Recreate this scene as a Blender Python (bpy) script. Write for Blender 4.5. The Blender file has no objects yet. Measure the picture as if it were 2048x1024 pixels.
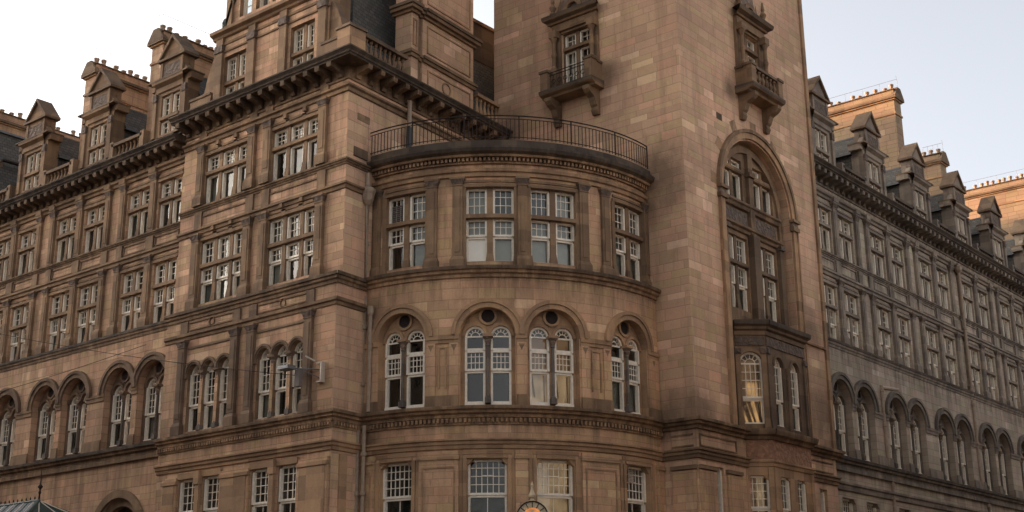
import bpy, math, random
from mathutils import Matrix, Vector
random.seed(7)
sc = bpy.context.scene
COL = sc.collection
pi = math.pi
sin, cos, R = math.sin, math.cos, math.radians

# ------------------------------------------------------------------ materials
MATS = {}
def newmat(name):
    m = bpy.data.materials.new(name); m.use_nodes = True
    nt = m.node_tree; nt.nodes.clear(); MATS[name] = m
    return m, nt
class N:
    def __init__(s, nt): s.nt = nt
    def n(s, t, **k):
        x = s.nt.nodes.new(t)
        for a, b in k.items(): setattr(x, a, b)
        return x
    def link(s, a, b): s.nt.links.new(a, b)
    def val(s, sock, v):
        if hasattr(v, 'is_output') or isinstance(v, bpy.types.NodeSocket): s.link(v, sock)
        else: sock.default_value = v
    def m(s, op, a, b=0.0, c=0.0):
        x = s.n('ShaderNodeMath', operation=op)
        s.val(x.inputs[0], a); s.val(x.inputs[1], b)
        if len(x.inputs) > 2: s.val(x.inputs[2], c)
        return x.outputs[0]
    def mix(s, f, a, b, t='MIX'):
        x = s.n('ShaderNodeMix', data_type='RGBA', blend_type=t)
        s.val(x.inputs[0], f); s.val(x.inputs[6], a); s.val(x.inputs[7], b)
        return x.outputs[2]
    def ramp(s, f, stops, interp='LINEAR'):
        x = s.n('ShaderNodeValToRGB'); x.color_ramp.interpolation = interp
        el = x.color_ramp.elements
        while len(el) < len(stops): el.new(0.5)
        for e, (p, c) in zip(el, stops):
            e.position = p; e.color = c if len(c) == 4 else (*c, 1)
        s.val(x.inputs[0], f); return x.outputs[0]
    def noise(s, vec, scale, detail=4, rough=.6):
        x = s.n('ShaderNodeTexNoise'); x.inputs['Scale'].default_value = scale
        x.inputs['Detail'].default_value = detail; x.inputs['Roughness'].default_value = rough
        s.link(vec, x.inputs['Vector']); return x.outputs[0]
def c4(c, k=1.0): return (c[0]*k, c[1]*k, c[2]*k, 1)

# places where soot has gathered: (x, y, z, radius)
ST_T = [(-29.2, 45, 21.6, 2.2), (-29.9, 45, 20.3, 1.2), (-31.5, 45, 27.0, .9), (-34.8, 45, 26.5, .6), (-37.6, 45, 25.5, 2.0), (-27.77, 49.2, 26.6, .7),
        (-29, 45, 11.3, 1.3), (-27.8, 45.4, 11.2, 1.4), (-27.77, 56.2, 12.5, 2.4), (-27.77, 55.4, 16.5, 1.5), (-37, 36, 21.4, .9)]
ST_B = [(-36.6, 36.3, 19.5, 1.7), (-35.9, 36.4, 17.6, 1.3), (-34.5, 36.9, 20.9, 1.3), (-36.9, 36, 15, .8), (-36.8, 36.0, 9.9, .8), (-29.9, 44, 11.2, 1.1)]
def stone(name, base, ashlar=True, h=.33, w=.82, soot=.35, vari=.16, pale=.05, joint=.55, stains=(), led=(10.5, 16.05, 20.95, 24.95), ls=.75):
    m, nt = newmat(name); g = N(nt)
    out = g.n('ShaderNodeOutputMaterial'); b = g.n('ShaderNodeBsdfPrincipled')
    g.link(b.outputs[0], out.inputs[0]); b.inputs['Roughness'].default_value = .88
    try: b.inputs['Specular IOR Level'].default_value = .25
    except Exception: pass
    geo = g.n('ShaderNodeNewGeometry'); pos = geo.outputs['Position']
    big = g.noise(pos, .22, 3, .55); mid = g.noise(pos, 1.6, 5, .65); fine = g.noise(pos, 14, 4, .7)
    mp = g.n('ShaderNodeMapping'); mp.inputs['Scale'].default_value = (1.3, 1.3, .16); g.link(pos, mp.inputs[0])
    streak = g.noise(mp.outputs[0], 1.0, 5, .65)
    if ashlar:
        uv = g.n('ShaderNodeUVMap'); sx = g.n('ShaderNodeSeparateXYZ'); g.link(uv.outputs[0], sx.inputs[0])
        v = g.m('ADD', g.m('DIVIDE', sx.outputs[1], h), g.m('ADD', g.m('MULTIPLY', g.m('SINE', g.m('MULTIPLY', sx.outputs[1], 2.3)), .3), g.m('MULTIPLY', g.m('SINE', g.m('MULTIPLY', sx.outputs[1], 5.1)), .1))); row = g.m('FLOOR', v); fv = g.m('FRACT', v)
        wn0 = g.n('ShaderNodeTexWhiteNoise', noise_dimensions='1D'); g.link(row, wn0.inputs['W'])
        # alternate course widths, random start
        ww = g.m('MULTIPLY_ADD', wn0.outputs[0], .45*w, .8*w)
        u = g.m('ADD', g.m('DIVIDE', sx.outputs[0], ww), g.m('MULTIPLY', row, .5))
        col = g.m('FLOOR', u); fu = g.m('FRACT', u)
        cb = g.n('ShaderNodeCombineXYZ'); g.link(col, cb.inputs[0]); g.link(row, cb.inputs[1])
        wn = g.n('ShaderNodeTexWhiteNoise', noise_dimensions='2D'); g.link(cb.outputs[0], wn.inputs['Vector'])
        rnd = wn.outputs[0]
        wsp = g.n('ShaderNodeSeparateColor'); g.link(wn.outputs[1], wsp.inputs[0]); r2 = wsp.outputs[1]
        ev = g.m('MINIMUM', fv, g.m('SUBTRACT', 1.0, fv)); eu = g.m('MINIMUM', fu, g.m('SUBTRACT', 1.0, fu))
        jv = g.m('MULTIPLY', ev, h); ju = g.m('MULTIPLY', eu, w)
        jm = g.m('MINIMUM', jv, ju)
        jmask = g.ramp(jm, [(0.0, (1, 1, 1)), (.008, (1, 1, 1)), (.022, (0, 0, 0))])
        tone = g.ramp(rnd, [(0, c4(base, 1-vari*1.3)), (.25, c4(base, 1-vari*.3)), (.6, c4(base, 1.0)), (1-pale-.05, c4(base, 1+vari*.6)),
                            (1-pale, c4((base[0]*1.3, base[1]*1.36, base[2]*1.42)))], 'LINEAR')
        hue = g.ramp(r2, [(0, (1.07, .97, .95, 1)), (.35, (1.02, .995, .99, 1)), (.7, (1, 1.0, .96, 1)), (1, (.95, 1.0, .86, 1))])
        colr = g.mix(1.0, tone, hue, 'MULTIPLY')
    else:
        sp = g.n('ShaderNodeSeparateXYZ'); g.link(pos, sp.inputs[0])
        cb = g.n('ShaderNodeCombineXYZ'); g.link(g.m('FLOOR', g.m('MULTIPLY', sp.outputs[2], 2.1)), cb.inputs[0])
        g.link(g.m('FLOOR', g.m('MULTIPLY', g.m('ADD', sp.outputs[0], sp.outputs[1]), 1.15)), cb.inputs[1])
        wn = g.n('ShaderNodeTexWhiteNoise', noise_dimensions='2D'); g.link(cb.outputs[0], wn.inputs['Vector'])
        colr = g.mix(1.0, g.ramp(mid, [(.3, c4(base, .82)), (.7, c4(base, 1.14))]), g.ramp(wn.outputs[0], [(0, (.74, .72, .72, 1)), (.5, (1, 1, 1, 1)), (1, (1.22, 1.2, 1.12, 1))]), 'MULTIPLY')
    f1 = g.ramp(big, [(.35, (.84, .84, .84, 1)), (.65, (1.1, 1.09, 1.07, 1))])
    colr = g.mix(1.0, colr, f1, 'MULTIPLY')
    f2 = g.ramp(fine, [(.3, (.88, .88, .88, 1)), (.7, (1.08, 1.08, 1.08, 1))])
    colr = g.mix(.8, colr, f2, 'MULTIPLY')
    sm = g.m('MULTIPLY', g.ramp(streak, [(.48, (0, 0, 0)), (.72, (1, 1, 1))]), soot)
    colr = g.mix(sm, colr, (base[0]*.28, base[1]*.27, base[2]*.27, 1))
    sm2 = g.m('MULTIPLY', g.ramp(mid, [(.52, (0, 0, 0)), (.75, (1, 1, 1))]), soot*.6)
    colr = g.mix(sm2, colr, (base[0]*.4, base[1]*.37, base[2]*.35, 1))
    if led:
        sz = g.n('ShaderNodeSeparateXYZ'); g.link(pos, sz.inputs[0]); st_ = [(0, (0, 0, 0))]
        for L in led: st_ += [((L-1.5)/46, (0, 0, 0)), ((L-.5)/46, (.45, .45, .45)), ((L-.02)/46, (1, 1, 1)), ((L+.5)/46, (.8, .8, .8)), ((L+1.1)/46, (0, 0, 0))]
        zr = g.ramp(g.m('DIVIDE', sz.outputs[2], 46), st_)
        mp2 = g.n('ShaderNodeMapping'); mp2.inputs['Scale'].default_value = (2.6, 2.6, .35); g.link(pos, mp2.inputs[0])
        s2 = g.ramp(g.noise(mp2.outputs[0], 1.0, 5, .7), [(.40, (0, 0, 0)), (.62, (1, 1, 1))])
        colr = g.mix(g.m('MULTIPLY', g.m('MULTIPLY', zr, s2), ls), colr, (base[0]*.26, base[1]*.25, base[2]*.25, 1))
    if stains:
        acc = None
        wob = g.m('MULTIPLY', g.m('SUBTRACT', g.noise(pos, 1.1, 5, .7), .5), 1.3)
        for x, y, z, rr in stains:
            vd = g.n('ShaderNodeVectorMath', operation='DISTANCE'); g.link(pos, vd.inputs[0]); vd.inputs[1].default_value = (x, y, z)
            q = g.m('DIVIDE', vd.outputs['Value'], rr); acc = q if acc is None else g.m('MINIMUM', acc, q)
        sm3 = g.ramp(g.m('ADD', acc, wob), [(.2, (.7, .7, .7)), (1.1, (0, 0, 0))])
        colr = g.mix(sm3, colr, (base[0]*.22, base[1]*.22, base[2]*.22, 1))
    if ashlar:
        colr = g.mix(g.m('MULTIPLY', jmask, joint), colr, (base[0]*.30, base[1]*.27, base[2]*.25, 1))
    g.link(colr, b.inputs['Base Color'])
    bp = g.n('ShaderNodeBump'); bp.inputs['Strength'].default_value = .5; bp.inputs['Distance'].default_value = .02
    hgt = g.m('ADD', g.m('MULTIPLY', fine, .5), mid)
    if ashlar: hgt = g.m('SUBTRACT', hgt, g.m('MULTIPLY', jmask, .7))
    g.link(hgt, bp.inputs['Height']); g.link(bp.outputs[0], b.inputs['Normal'])
    return m

def plain(name, col, rough=.6, var=.15, scale=6, metal=0, bump=0):
    m, nt = newmat(name); g = N(nt)
    out = g.n('ShaderNodeOutputMaterial'); b = g.n('ShaderNodeBsdfPrincipled'); g.link(b.outputs[0], out.inputs[0])
    b.inputs['Specular IOR Level'].default_value = .25; b.inputs['Roughness'].default_value = rough; b.inputs['Metallic'].default_value = metal
    geo = g.n('ShaderNodeNewGeometry'); nz = g.noise(geo.outputs['Position'], scale, 5, .65)
    g.link(g.ramp(nz, [(.3, c4(col, 1-var)), (.7, c4(col, 1+var))]), b.inputs['Base Color'])
    if bump:
        bp = g.n('ShaderNodeBump'); bp.inputs['Strength'].default_value = bump; bp.inputs['Distance'].default_value = .02
        g.link(nz, bp.inputs['Height']); g.link(bp.outputs[0], b.inputs['Normal'])
    return m
def emit(name, col, st, base=(.3, .2, .1)):
    m, nt = newmat(name); g = N(nt)
    out = g.n('ShaderNodeOutputMaterial'); b = g.n('ShaderNodeBsdfPrincipled'); g.link(b.outputs[0], out.inputs[0])
    b.inputs['Base Color'].default_value = (*base, 1)
    geo = g.n('ShaderNodeNewGeometry'); nz = g.noise(geo.outputs['Position'], 1.7, 3, .6)
    g.link(g.ramp(nz, [(.35, c4(col, .35)), (.6, c4(col, 1))]), b.inputs['Emission Color']); b.inputs['Emission Strength'].default_value = st
    return m
def carved(name, base):
    m, nt = newmat(name); g = N(nt)
    out = g.n('ShaderNodeOutputMaterial'); b = g.n('ShaderNodeBsdfPrincipled'); g.link(b.outputs[0], out.inputs[0])
    b.inputs['Roughness'].default_value = .9
    geo = g.n('ShaderNodeNewGeometry')
    v = g.n('ShaderNodeTexVoronoi', feature='SMOOTH_F1'); v.inputs['Scale'].default_value = 5.5
    nz = g.noise(geo.outputs['Position'], 3, 3, .6)
    ad = g.n('ShaderNodeVectorMath', operation='ADD'); g.link(geo.outputs['Position'], ad.inputs[0])
    cb = g.n('ShaderNodeCombineXYZ'); g.link(g.m('MULTIPLY', nz, .5), cb.inputs[0]); g.link(g.m('MULTIPLY', nz, .5), cb.inputs[2]); g.link(cb.outputs[0], ad.inputs[1])
    g.link(ad.outputs[0], v.inputs['Vector'])
    g.link(g.ramp(v.outputs[0], [(.1, c4(base, 1.15)), (.5, c4(base, .75))]), b.inputs['Base Color'])
    bp = g.n('ShaderNodeBump'); bp.inputs['Strength'].default_value = 1; bp.inputs['Distance'].default_value = .08; bp.invert = True
    g.link(v.outputs[0], bp.inputs['Height']); g.link(bp.outputs[0], b.inputs['Normal'])
def slate():
    m, nt = newmat('slate'); g = N(nt)
    out = g.n('ShaderNodeOutputMaterial'); b = g.n('ShaderNodeBsdfPrincipled'); g.link(b.outputs[0], out.inputs[0])
    b.inputs['Roughness'].default_value = .85
    uv = g.n('ShaderNodeUVMap'); br = g.n('ShaderNodeTexBrick'); g.link(uv.outputs[0], br.inputs[0])
    br.inputs['Scale'].default_value = 1; br.inputs['Brick Width'].default_value = .3; br.inputs['Row Height'].default_value = .2
    br.inputs['Mortar Size'].default_value = .014; br.inputs['Color1'].default_value = (.115, .098, .078, 1)
    br.inputs['Color2'].default_value = (.066, .055, .043, 1); br.inputs['Mortar'].default_value = (.015, .015, .016, 1)
    geo = g.n('ShaderNodeNewGeometry'); nz = g.noise(geo.outputs['Position'], 1.2, 4, .6)
    g.link(g.mix(g.ramp(nz, [(.4, (0, 0, 0)), (.7, (.6, .6, .6))]), br.outputs[0], (.06, .058, .045, 1)), b.inputs['Base Color'])
    bp = g.n('ShaderNodeBump'); bp.inputs['Strength'].default_value = .7; bp.inputs['Distance'].default_value = .02; bp.invert = True
    g.link(br.outputs['Fac'], bp.inputs['Height']); g.link(bp.outputs[0], b.inputs['Normal'])
def glass():
    m, nt = newmat('glass'); g = N(nt)
    out = g.n('ShaderNodeOutputMaterial'); gl = g.n('ShaderNodeBsdfGlossy'); gl.inputs['Roughness'].default_value = .04
    gl.inputs['Color'].default_value = (.95, .9, .83, 1)
    tr = g.n('ShaderNodeBsdfTransparent'); tr.inputs['Color'].default_value = (.72, .76, .72, 1)
    lw = g.n('ShaderNodeLayerWeight'); lw.inputs['Blend'].default_value = .22
    f = g.m('MULTIPLY_ADD', lw.outputs['Fresnel'], 1.0, .05)
    f = g.m('MINIMUM', f, .9)
    geo = g.n('ShaderNodeNewGeometry'); nz = g.noise(geo.outputs['Position'], 2.2, 2, .5)
    bp = g.n('ShaderNodeBump'); bp.inputs['Strength'].default_value = .25; bp.inputs['Distance'].default_value = .03
    g.link(nz, bp.inputs['Height']); g.link(bp.outputs[0], gl.inputs['Normal'])
    mx = g.n('ShaderNodeMixShader'); g.link(f, mx.inputs[0]); g.link(tr.outputs[0], mx.inputs[1]); g.link(gl.outputs[0], mx.inputs[2])
    g.link(mx.outputs[0], out.inputs[0])

stone('ashlar_tower', (.615, .385, .245), soot=.42, vari=.11, pale=.035, joint=.32, stains=ST_T, led=(10.5,), ls=.8, h=.36, w=.95)
stone('ashlar_brown', (.51, .312, .19), soot=.75, vari=.16, pale=.05, joint=.42)
stone('ashlar_bay', (.575, .35, .206), stains=ST_B, soot=.65, vari=.09, pale=.02, joint=.28)
stone('ashlar_grey', (.44, .35, .262), soot=.4, vari=.12, pale=.02, joint=.35)
stone('ashlar_gold', (.36, .245, .155), led=(), soot=.15, vari=.1, pale=.02)
stone('trim_brown', (.262, .163, .095), ashlar=False, soot=.55)
stone('trim_grey', (.27, .212, .163), ashlar=False, soot=.5)
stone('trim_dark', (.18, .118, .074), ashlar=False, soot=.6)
stone('trim_warm', (.40, .242, .137), ashlar=False, soot=.3)
stone('trim_sooty', (.205, .13, .082), ashlar=False, soot=.65)
stone('trim_grey_sooty', (.19, .15, .118), ashlar=False, soot=.6)
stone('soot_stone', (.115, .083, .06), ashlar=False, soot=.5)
stone('column_stone', (.17, .14, .115), ashlar=False, soot=.4)
carved('carved_dark', (.15, .1, .07)); carved('carved_warm', (.34, .17, .095)); carved('carved_brown', (.24, .16, .11))
plain('white_paint', (.88, .76, .60), .5, .12, 9)
plain('pipe_paint', (.33, .235, .16), .5, .2, 5)
plain('pipe_dark', (.05, .05, .045), .5, .2, 5)
plain('iron', (.03, .019, .015), .8, .3, 8)
plain('lead', (.15, .15, .15), .7, .2, 3)
plain('copper_green', (.07, .085, .07), .6, .2, 3)
plain('clay_pot', (.36, .25, .17), .8, .2, 7)
plain('steel_wire', (.2, .19, .18), .5, .1, 3)
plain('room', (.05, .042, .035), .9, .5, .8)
plain('blind', (.88, .82, .70), .8, .06, 1.5)
plain('blind_grey', (.52, .47, .40), .8, .1, 1.5)
plain('curtain', (.27, .27, .235), .9, .3, 2)
plain('louvre', (.16, .13, .11), .95, .2, 4)
plain('fitting_white', (.5, .4, .31), .5, .1, 6)
plain('fitting_grey', (.14, .13, .12), .5, .2, 6)
plain('asphalt', (.085, .08, .075), .9, .3, 2, bump=.3)
plain('pavement', (.2, .19, .18), .9, .2, 1.5)
plain('office_wall', (.58, .44, .33), .9, .25, .4)
plain('office_glass', (.03, .035, .04), .15, .3, .3)
plain('brass', (.35, .22, .1), .35, .25, 8, metal=.7)
emit('amber', (1.0, .52, .2), .1); emit('amber_soft', (.9, .58, .32), .05, (.3, .2, .12)); emit('amber_dark', (.5, .24, .1), .035, (.2, .12, .06)); plain('drape', (.2, .1, .045), .9, .3, 3); plain('cream_glass', (.55, .42, .26), .35, .15, 6)
emit('lamp_glow', (1.0, .32, .08), .12)
emit('ceiling_light', (1.0, .8, .45), .5)
slate(); glass()

# ------------------------------------------------------------------ frames
class Flat:
    curved = False
    def __init__(s, ox, oy, ang):
        s.ox, s.oy, s.a = ox, oy, ang
        s.mat = Matrix.Translation((ox, oy, 0)) @ Matrix.Rotation(ang, 4, 'Z')
    def p(s, u, d, z): return (u, -d, z)
    def seg(s, a, b, st=None): return [a, b]
    def world(s, u, d, z): return s.mat @ Vector((u, -d, z))
    def sub(s, u): 
        w = s.world(u, 0, 0); return Flat(w.x, w.y, s.a)
class Cyl:
    curved = True
    def __init__(s, cx, cy, r): s.cx, s.cy, s.r = cx, cy, r; s.mat = Matrix.Identity(4)
    def p(s, u, d, z):
        t = u/s.r; return (s.cx+(s.r+d)*sin(t), s.cy-(s.r+d)*cos(t), z)
    def world(s, u, d, z): return Vector(s.p(u, d, z))
    def seg(s, a, b, st=.3):
        n = max(1, int(math.ceil(abs(b-a)/st))); return [a+(b-a)*i/n for i in range(n+1)]

class M:
    """collects faces; one M becomes one mesh object"""
    def __init__(s, fr): s.fr = fr; s.v = []; s.f = []; s.uv = []; s.m = []; s.sm = []
    def face(s, pts, mat, uv=None, smooth=False):
        b = len(s.v)
        if uv is None:
            p0 = Vector(pts[0]); n = Vector((0, 0, 0))
            for i in range(1, len(pts)-1):
                n += (Vector(pts[i])-p0).cross(Vector(pts[i+1])-p0)
            a = [abs(n.x), abs(n.y), abs(n.z)]
            k = a.index(max(a))
            uv = [(q[1]+.37, q[2]) if k == 0 else ((q[0], q[2]) if k == 1 else (q[0], q[1])) for q in pts]
        for q in pts: s.v.append(s.fr.p(*q))
        s.f.append(list(range(b, b+len(pts)))); s.uv.extend(uv); s.m.append(mat); s.sm.append(smooth)
    def box(s, u0, u1, d0, d1, z0, z1, mat, back=False, tap=0.0, top=True, bot=True):
        """tap: the top shrinks by tap on the two sides and the front"""
        us = s.fr.seg(u0, u1)
        for i in range(len(us)-1):
            a, b = us[i], us[i+1]
            ta = a+(tap if i == 0 else 0); tb = b-(tap if i == len(us)-2 else 0)
            s.face([(a, d1, z0), (b, d1, z0), (tb, d1-tap, z1), (ta, d1-tap, z1)], mat)
            if top: s.face([(ta, d1-tap, z1), (tb, d1-tap, z1), (tb, d0, z1), (ta, d0, z1)], mat)
            if bot: s.face([(a, d1, z0), (a, d0, z0), (b, d0, z0), (b, d1, z0)], mat)
            if back: s.face([(a, d0, z0), (ta, d0, z1), (tb, d0, z1), (b, d0, z0)], mat)
        s.face([(u0, d0, z0), (u0, d1, z0), (u0+tap, d1-tap, z1), (u0+tap, d0, z1)], mat)
        s.face([(u1, d0, z0), (u1-tap, d0, z1), (u1-tap, d1-tap, z1), (u1, d1, z0)], mat)
    def prof(s, u0, u1, pts, mat, m0=0.0, m1=0.0, base=0.0, caps=True, st=.3):
        """a moulding: the (d,z) outline pts run along u, with mitred ends"""
        us = s.fr.seg(u0, u1, st)
        mats = mat if isinstance(mat, list) else [mat]*(len(pts)-1)
        for k in range(len(pts)-1):
            (d0, z0), (d1, z1) = pts[k], pts[k+1]
            for i in range(len(us)-1):
                a, b = us[i], us[i+1]
                ma = m0 if i == 0 else 0; mb = m1 if i == len(us)-2 else 0
                s.face([(a+ma*d0, d0, z0), (b+mb*d0, d0, z0), (b+mb*d1, d1, z1), (a+ma*d1, d1, z1)], mats[k])
        if caps:
            for (u, mm) in ((u0, m0), (u1, m1)):
                if mm: continue
                for k in range(len(pts)-1):
                    (d0, z0), (d1, z1) = pts[k], pts[k+1]
                    if abs(z1-z0) > 1e-5: s.face([(u, base, z0), (u, d0, z0), (u, d1, z1), (u, base, z1)], mats[k])
    def wall(s, u0, u1, z0, z1, d, ops, mat, rev=.35, revmat=None):
        """a wall face with openings (a,b,c,e,arch): real holes with reveals"""
        rm = revmat or mat
        us = {round(u0, 4), round(u1, 4)}; zs = {round(z0, 4), round(z1, 4)}
        for o in ops:
            us |= {round(o[0], 4), round(o[1], 4)}; zs |= {round(o[2], 4), round(o[3], 4)}
        us = sorted(x for x in us if u0-1e-4 <= x <= u1+1e-4); zs = sorted(x for x in zs if z0-1e-4 <= x <= z1+1e-4)
        fu = []
        for a, b in zip(us[:-1], us[1:]): fu += s.fr.seg(a, b)[:-1]
        fu.append(us[-1])
        # merge solid cells vertically per column
        for a, b in zip(fu[:-1], fu[1:]):
            cm = (a+b)/2; start = None
            for k in range(len(zs)):
                solid = k < len(zs)-1 and not any(o[0]-1e-4 < cm < o[1]+1e-4 and o[2]-1e-4 < (zs[k]+zs[k+1])/2 < o[3]+1e-4 for o in ops)
                if solid and start is None: start = zs[k]
                if not solid and start is not None:
                    s.face([(a, d, start), (b, d, start), (b, d, zs[k]), (a, d, zs[k])], mat); start = None
        for o in ops:
            a, b, c, e = o[:4]; arch = len(o) > 4 and o[4]
            rv = o[5] if len(o) > 5 else rev
            top = e
            if arch:
                r = (b-a)/2; zc = e-r; top = zc; n = 14 if r > .6 else 10
                pr = [(a+r-r*cos(pi*i/n), zc+r*sin(pi*i/n)) for i in range(n+1)]
                for i in range(n):
                    (x0, y0), (x1, y1) = pr[i], pr[i+1]
                    s.face([(x0, d, y0), (x1, d, y1), (x1, d, e), (x0, d, e)], mat)
                    s.face([(x0, d, y0), (x0, d-rv, y0), (x1, d-rv, y1), (x1, d, y1)], rm)
            else:
                for x0, x1 in zip(s.fr.seg(a, b)[:-1], s.fr.seg(a, b)[1:]):
                    s.face([(x0, d, e), (x0, d-rv, e), (x1, d-rv, e), (x1, d, e)], rm)
            for x0, x1 in zip(s.fr.seg(a, b)[:-1], s.fr.seg(a, b)[1:]):
                s.face([(x0, d, c), (x1, d, c), (x1, d-rv, c), (x0, d-rv, c)], rm)
            s.face([(a, d, c), (a, d-rv, c), (a, d-rv, top), (a, d, top)], rm)
            s.face([(b, d, c), (b, d, top), (b, d-rv, top), (b, d-rv, c)], rm)
    def ring(s, uc, zc, r0, r1, d0, d1, mat, a0=0, a1=pi, n=24):
        for i in range(n):
            t, q = a0+(a1-a0)*i/n, a0+(a1-a0)*(i+1)/n
            P = lambda r, x, d: (uc-r*cos(x), d, zc+r*sin(x))
            s.face([P(r0, t, d1), P(r1, t, d1), P(r1, q, d1), P(r0, q, d1)], mat)
            s.face([P(r1, t, d1), P(r1, t, d0), P(r1, q, d0), P(r1, q, d1)], mat)
            s.face([P(r0, t, d1), P(r0, q, d1), P(r0, q, d0), P(r0, t, d0)], mat)
    def disc(s, uc, zc, r, d, mat, n=16):
        s.face([(uc+r*cos(2*pi*i/n), d, zc+r*sin(2*pi*i/n)) for i in range(n)], mat)
    def lathe(s, u, d, pr, mat, n=8):
        for k in range(len(pr)-1):
            (r0, z0), (r1, z1) = pr[k], pr[k+1]
            for i in range(n):
                a, b = 2*pi*i/n, 2*pi*(i+1)/n
                s.face([(u+r0*cos(a), d+r0*sin(a), z0), (u+r0*cos(b), d+r0*sin(b), z0),
                        (u+r1*cos(b), d+r1*sin(b), z1), (u+r1*cos(a), d+r1*sin(a), z1)], mat, smooth=True)
        s.face([(u+pr[-1][0]*cos(2*pi*i/n), d+pr[-1][0]*sin(2*pi*i/n), pr[-1][1]) for i in range(n)], mat)
    def tube(s, pts, r, mat, n=6):
        """round bar through facade-space points"""
        rings = []
        P = [Vector(p) for p in pts]
        for i, p in enumerate(P):
            t = (P[min(i+1, len(P)-1)]-P[max(i-1, 0)]).normalized()
            a = t.cross(Vector((0, 0, 1)))
            if a.length < .1: a = t.cross(Vector((1, 0, 0)))
            a.normalize(); b = t.cross(a)
            rings.append([p+a*r*cos(2*pi*k/n)+b*r*sin(2*pi*k/n) for k in range(n)])
        for r0, r1 in zip(rings[:-1], rings[1:]):
            for k in range(n):
                s.face([tuple(r0[k]), tuple(r0[(k+1) % n]), tuple(r1[(k+1) % n]), tuple(r1[k])], mat, smooth=True)
    def mesh(s, name):
        me = bpy.data.meshes.new(name); me.from_pydata(s.v, [], s.f)
        names = []
        for x in s.m:
            if x not in names: names.append(x)
        for x in names: me.materials.append(MATS[x])
        idx = {x: i for i, x in enumerate(names)}
        me.polygons.foreach_set('material_index', [idx[x] for x in s.m])
        me.polygons.foreach_set('use_smooth', s.sm)
        uvl = me.uv_layers.new(name='UVMap'); flat = [c for q in s.uv for c in q]
        uvl.data.foreach_set('uv', flat); me.update(); return me
    def obj(s, name, parent=None, label=None):
        o = bpy.data.objects.new(name, s.mesh(name)); COL.objects.link(o)
        place(o, s.fr.mat, parent)
        if label: o['label'] = label
        return o
def place(o, mat, parent):
    if parent is None: o.matrix_world = mat; return
    o.parent = parent
    o.matrix_basis = WM[parent.name].inverted() @ mat
    WM[o.name] = mat.copy()
WM = {}
def thing(name, label, cat, loc, group=None):
    o = bpy.data.objects.new(name, None); COL.objects.link(o); o.empty_display_size = .5
    o.location = loc; o['label'] = label; o['category'] = cat
    if group: o['group'] = group
    WM[o.name] = Matrix.Translation(loc); return o
def tag(o, label, cat, group=None, kind=None):
    if label: o['label'] = label
    if cat: o['category'] = cat
    if group: o['group'] = group
    if kind: o['kind'] = kind

# ------------------------------------------------------------------ camera (fitted to the photograph)
F, YAW, PIT, ROL, CH = 2656.24, -.6909, .297, -.0071, 1.7
fw = Vector((sin(YAW)*cos(PIT), cos(YAW)*cos(PIT), sin(PIT))); rt = Vector((cos(YAW), -sin(YAW), 0)); up = rt.cross(fw)
rt2 = rt*cos(ROL)+up*sin(ROL); up2 = up*cos(ROL)-rt*sin(ROL)
cam = bpy.data.cameras.new('camera'); co = bpy.data.objects.new('camera', cam); COL.objects.link(co); sc.camera = co
cam.sensor_width = 36; cam.lens = F/2048*36; cam.clip_end = 8000; cam.clip_start = .1
mw = Matrix(((rt2.x, up2.x, -fw.x, 0), (rt2.y, up2.y, -fw.y, 0), (rt2.z, up2.z, -fw.z, CH), (0, 0, 0, 1)))
co.matrix_world = mw
def proj(w):
    q = w-Vector((0, 0, CH)); z = q.dot(fw)
    return (1024+F*q.dot(rt2)/z, 512-F*q.dot(up2)/z)

# ------------------------------------------------------------------ the hotel
HOTEL = thing('hotel_building', 'huge brown sandstone Victorian hotel with square corner tower, round corner bay and long dormered wings', 'building', (-37.2, 40, 0))
LW = Flat(0, 34.7, 0); PV = Flat(0, 34.5, 0); PL = Flat(0, 34.2, 0)
AZ = -.0836
SW = Flat(-37.2, 34.5, pi/2-AZ)
TL = Flat(0, 45, 0); TR = Flat(-27.77, 0, pi/2); RW = Flat(-28.6, 0, pi/2)
CX, CY = -37.4, 43.95
BL = Cyl(CX, CY, 8.0); BU = Cyl(CX, CY, 7.65)
deg = lambda fr, a: R(a)*fr.r

# ---- windows: specs are collected first, the 100 largest in the picture become parts
WIN = []
def window(kind, fr, u, z0, z1, w, **k): WIN.append((kind, fr, u, z0, z1, w, k))

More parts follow.
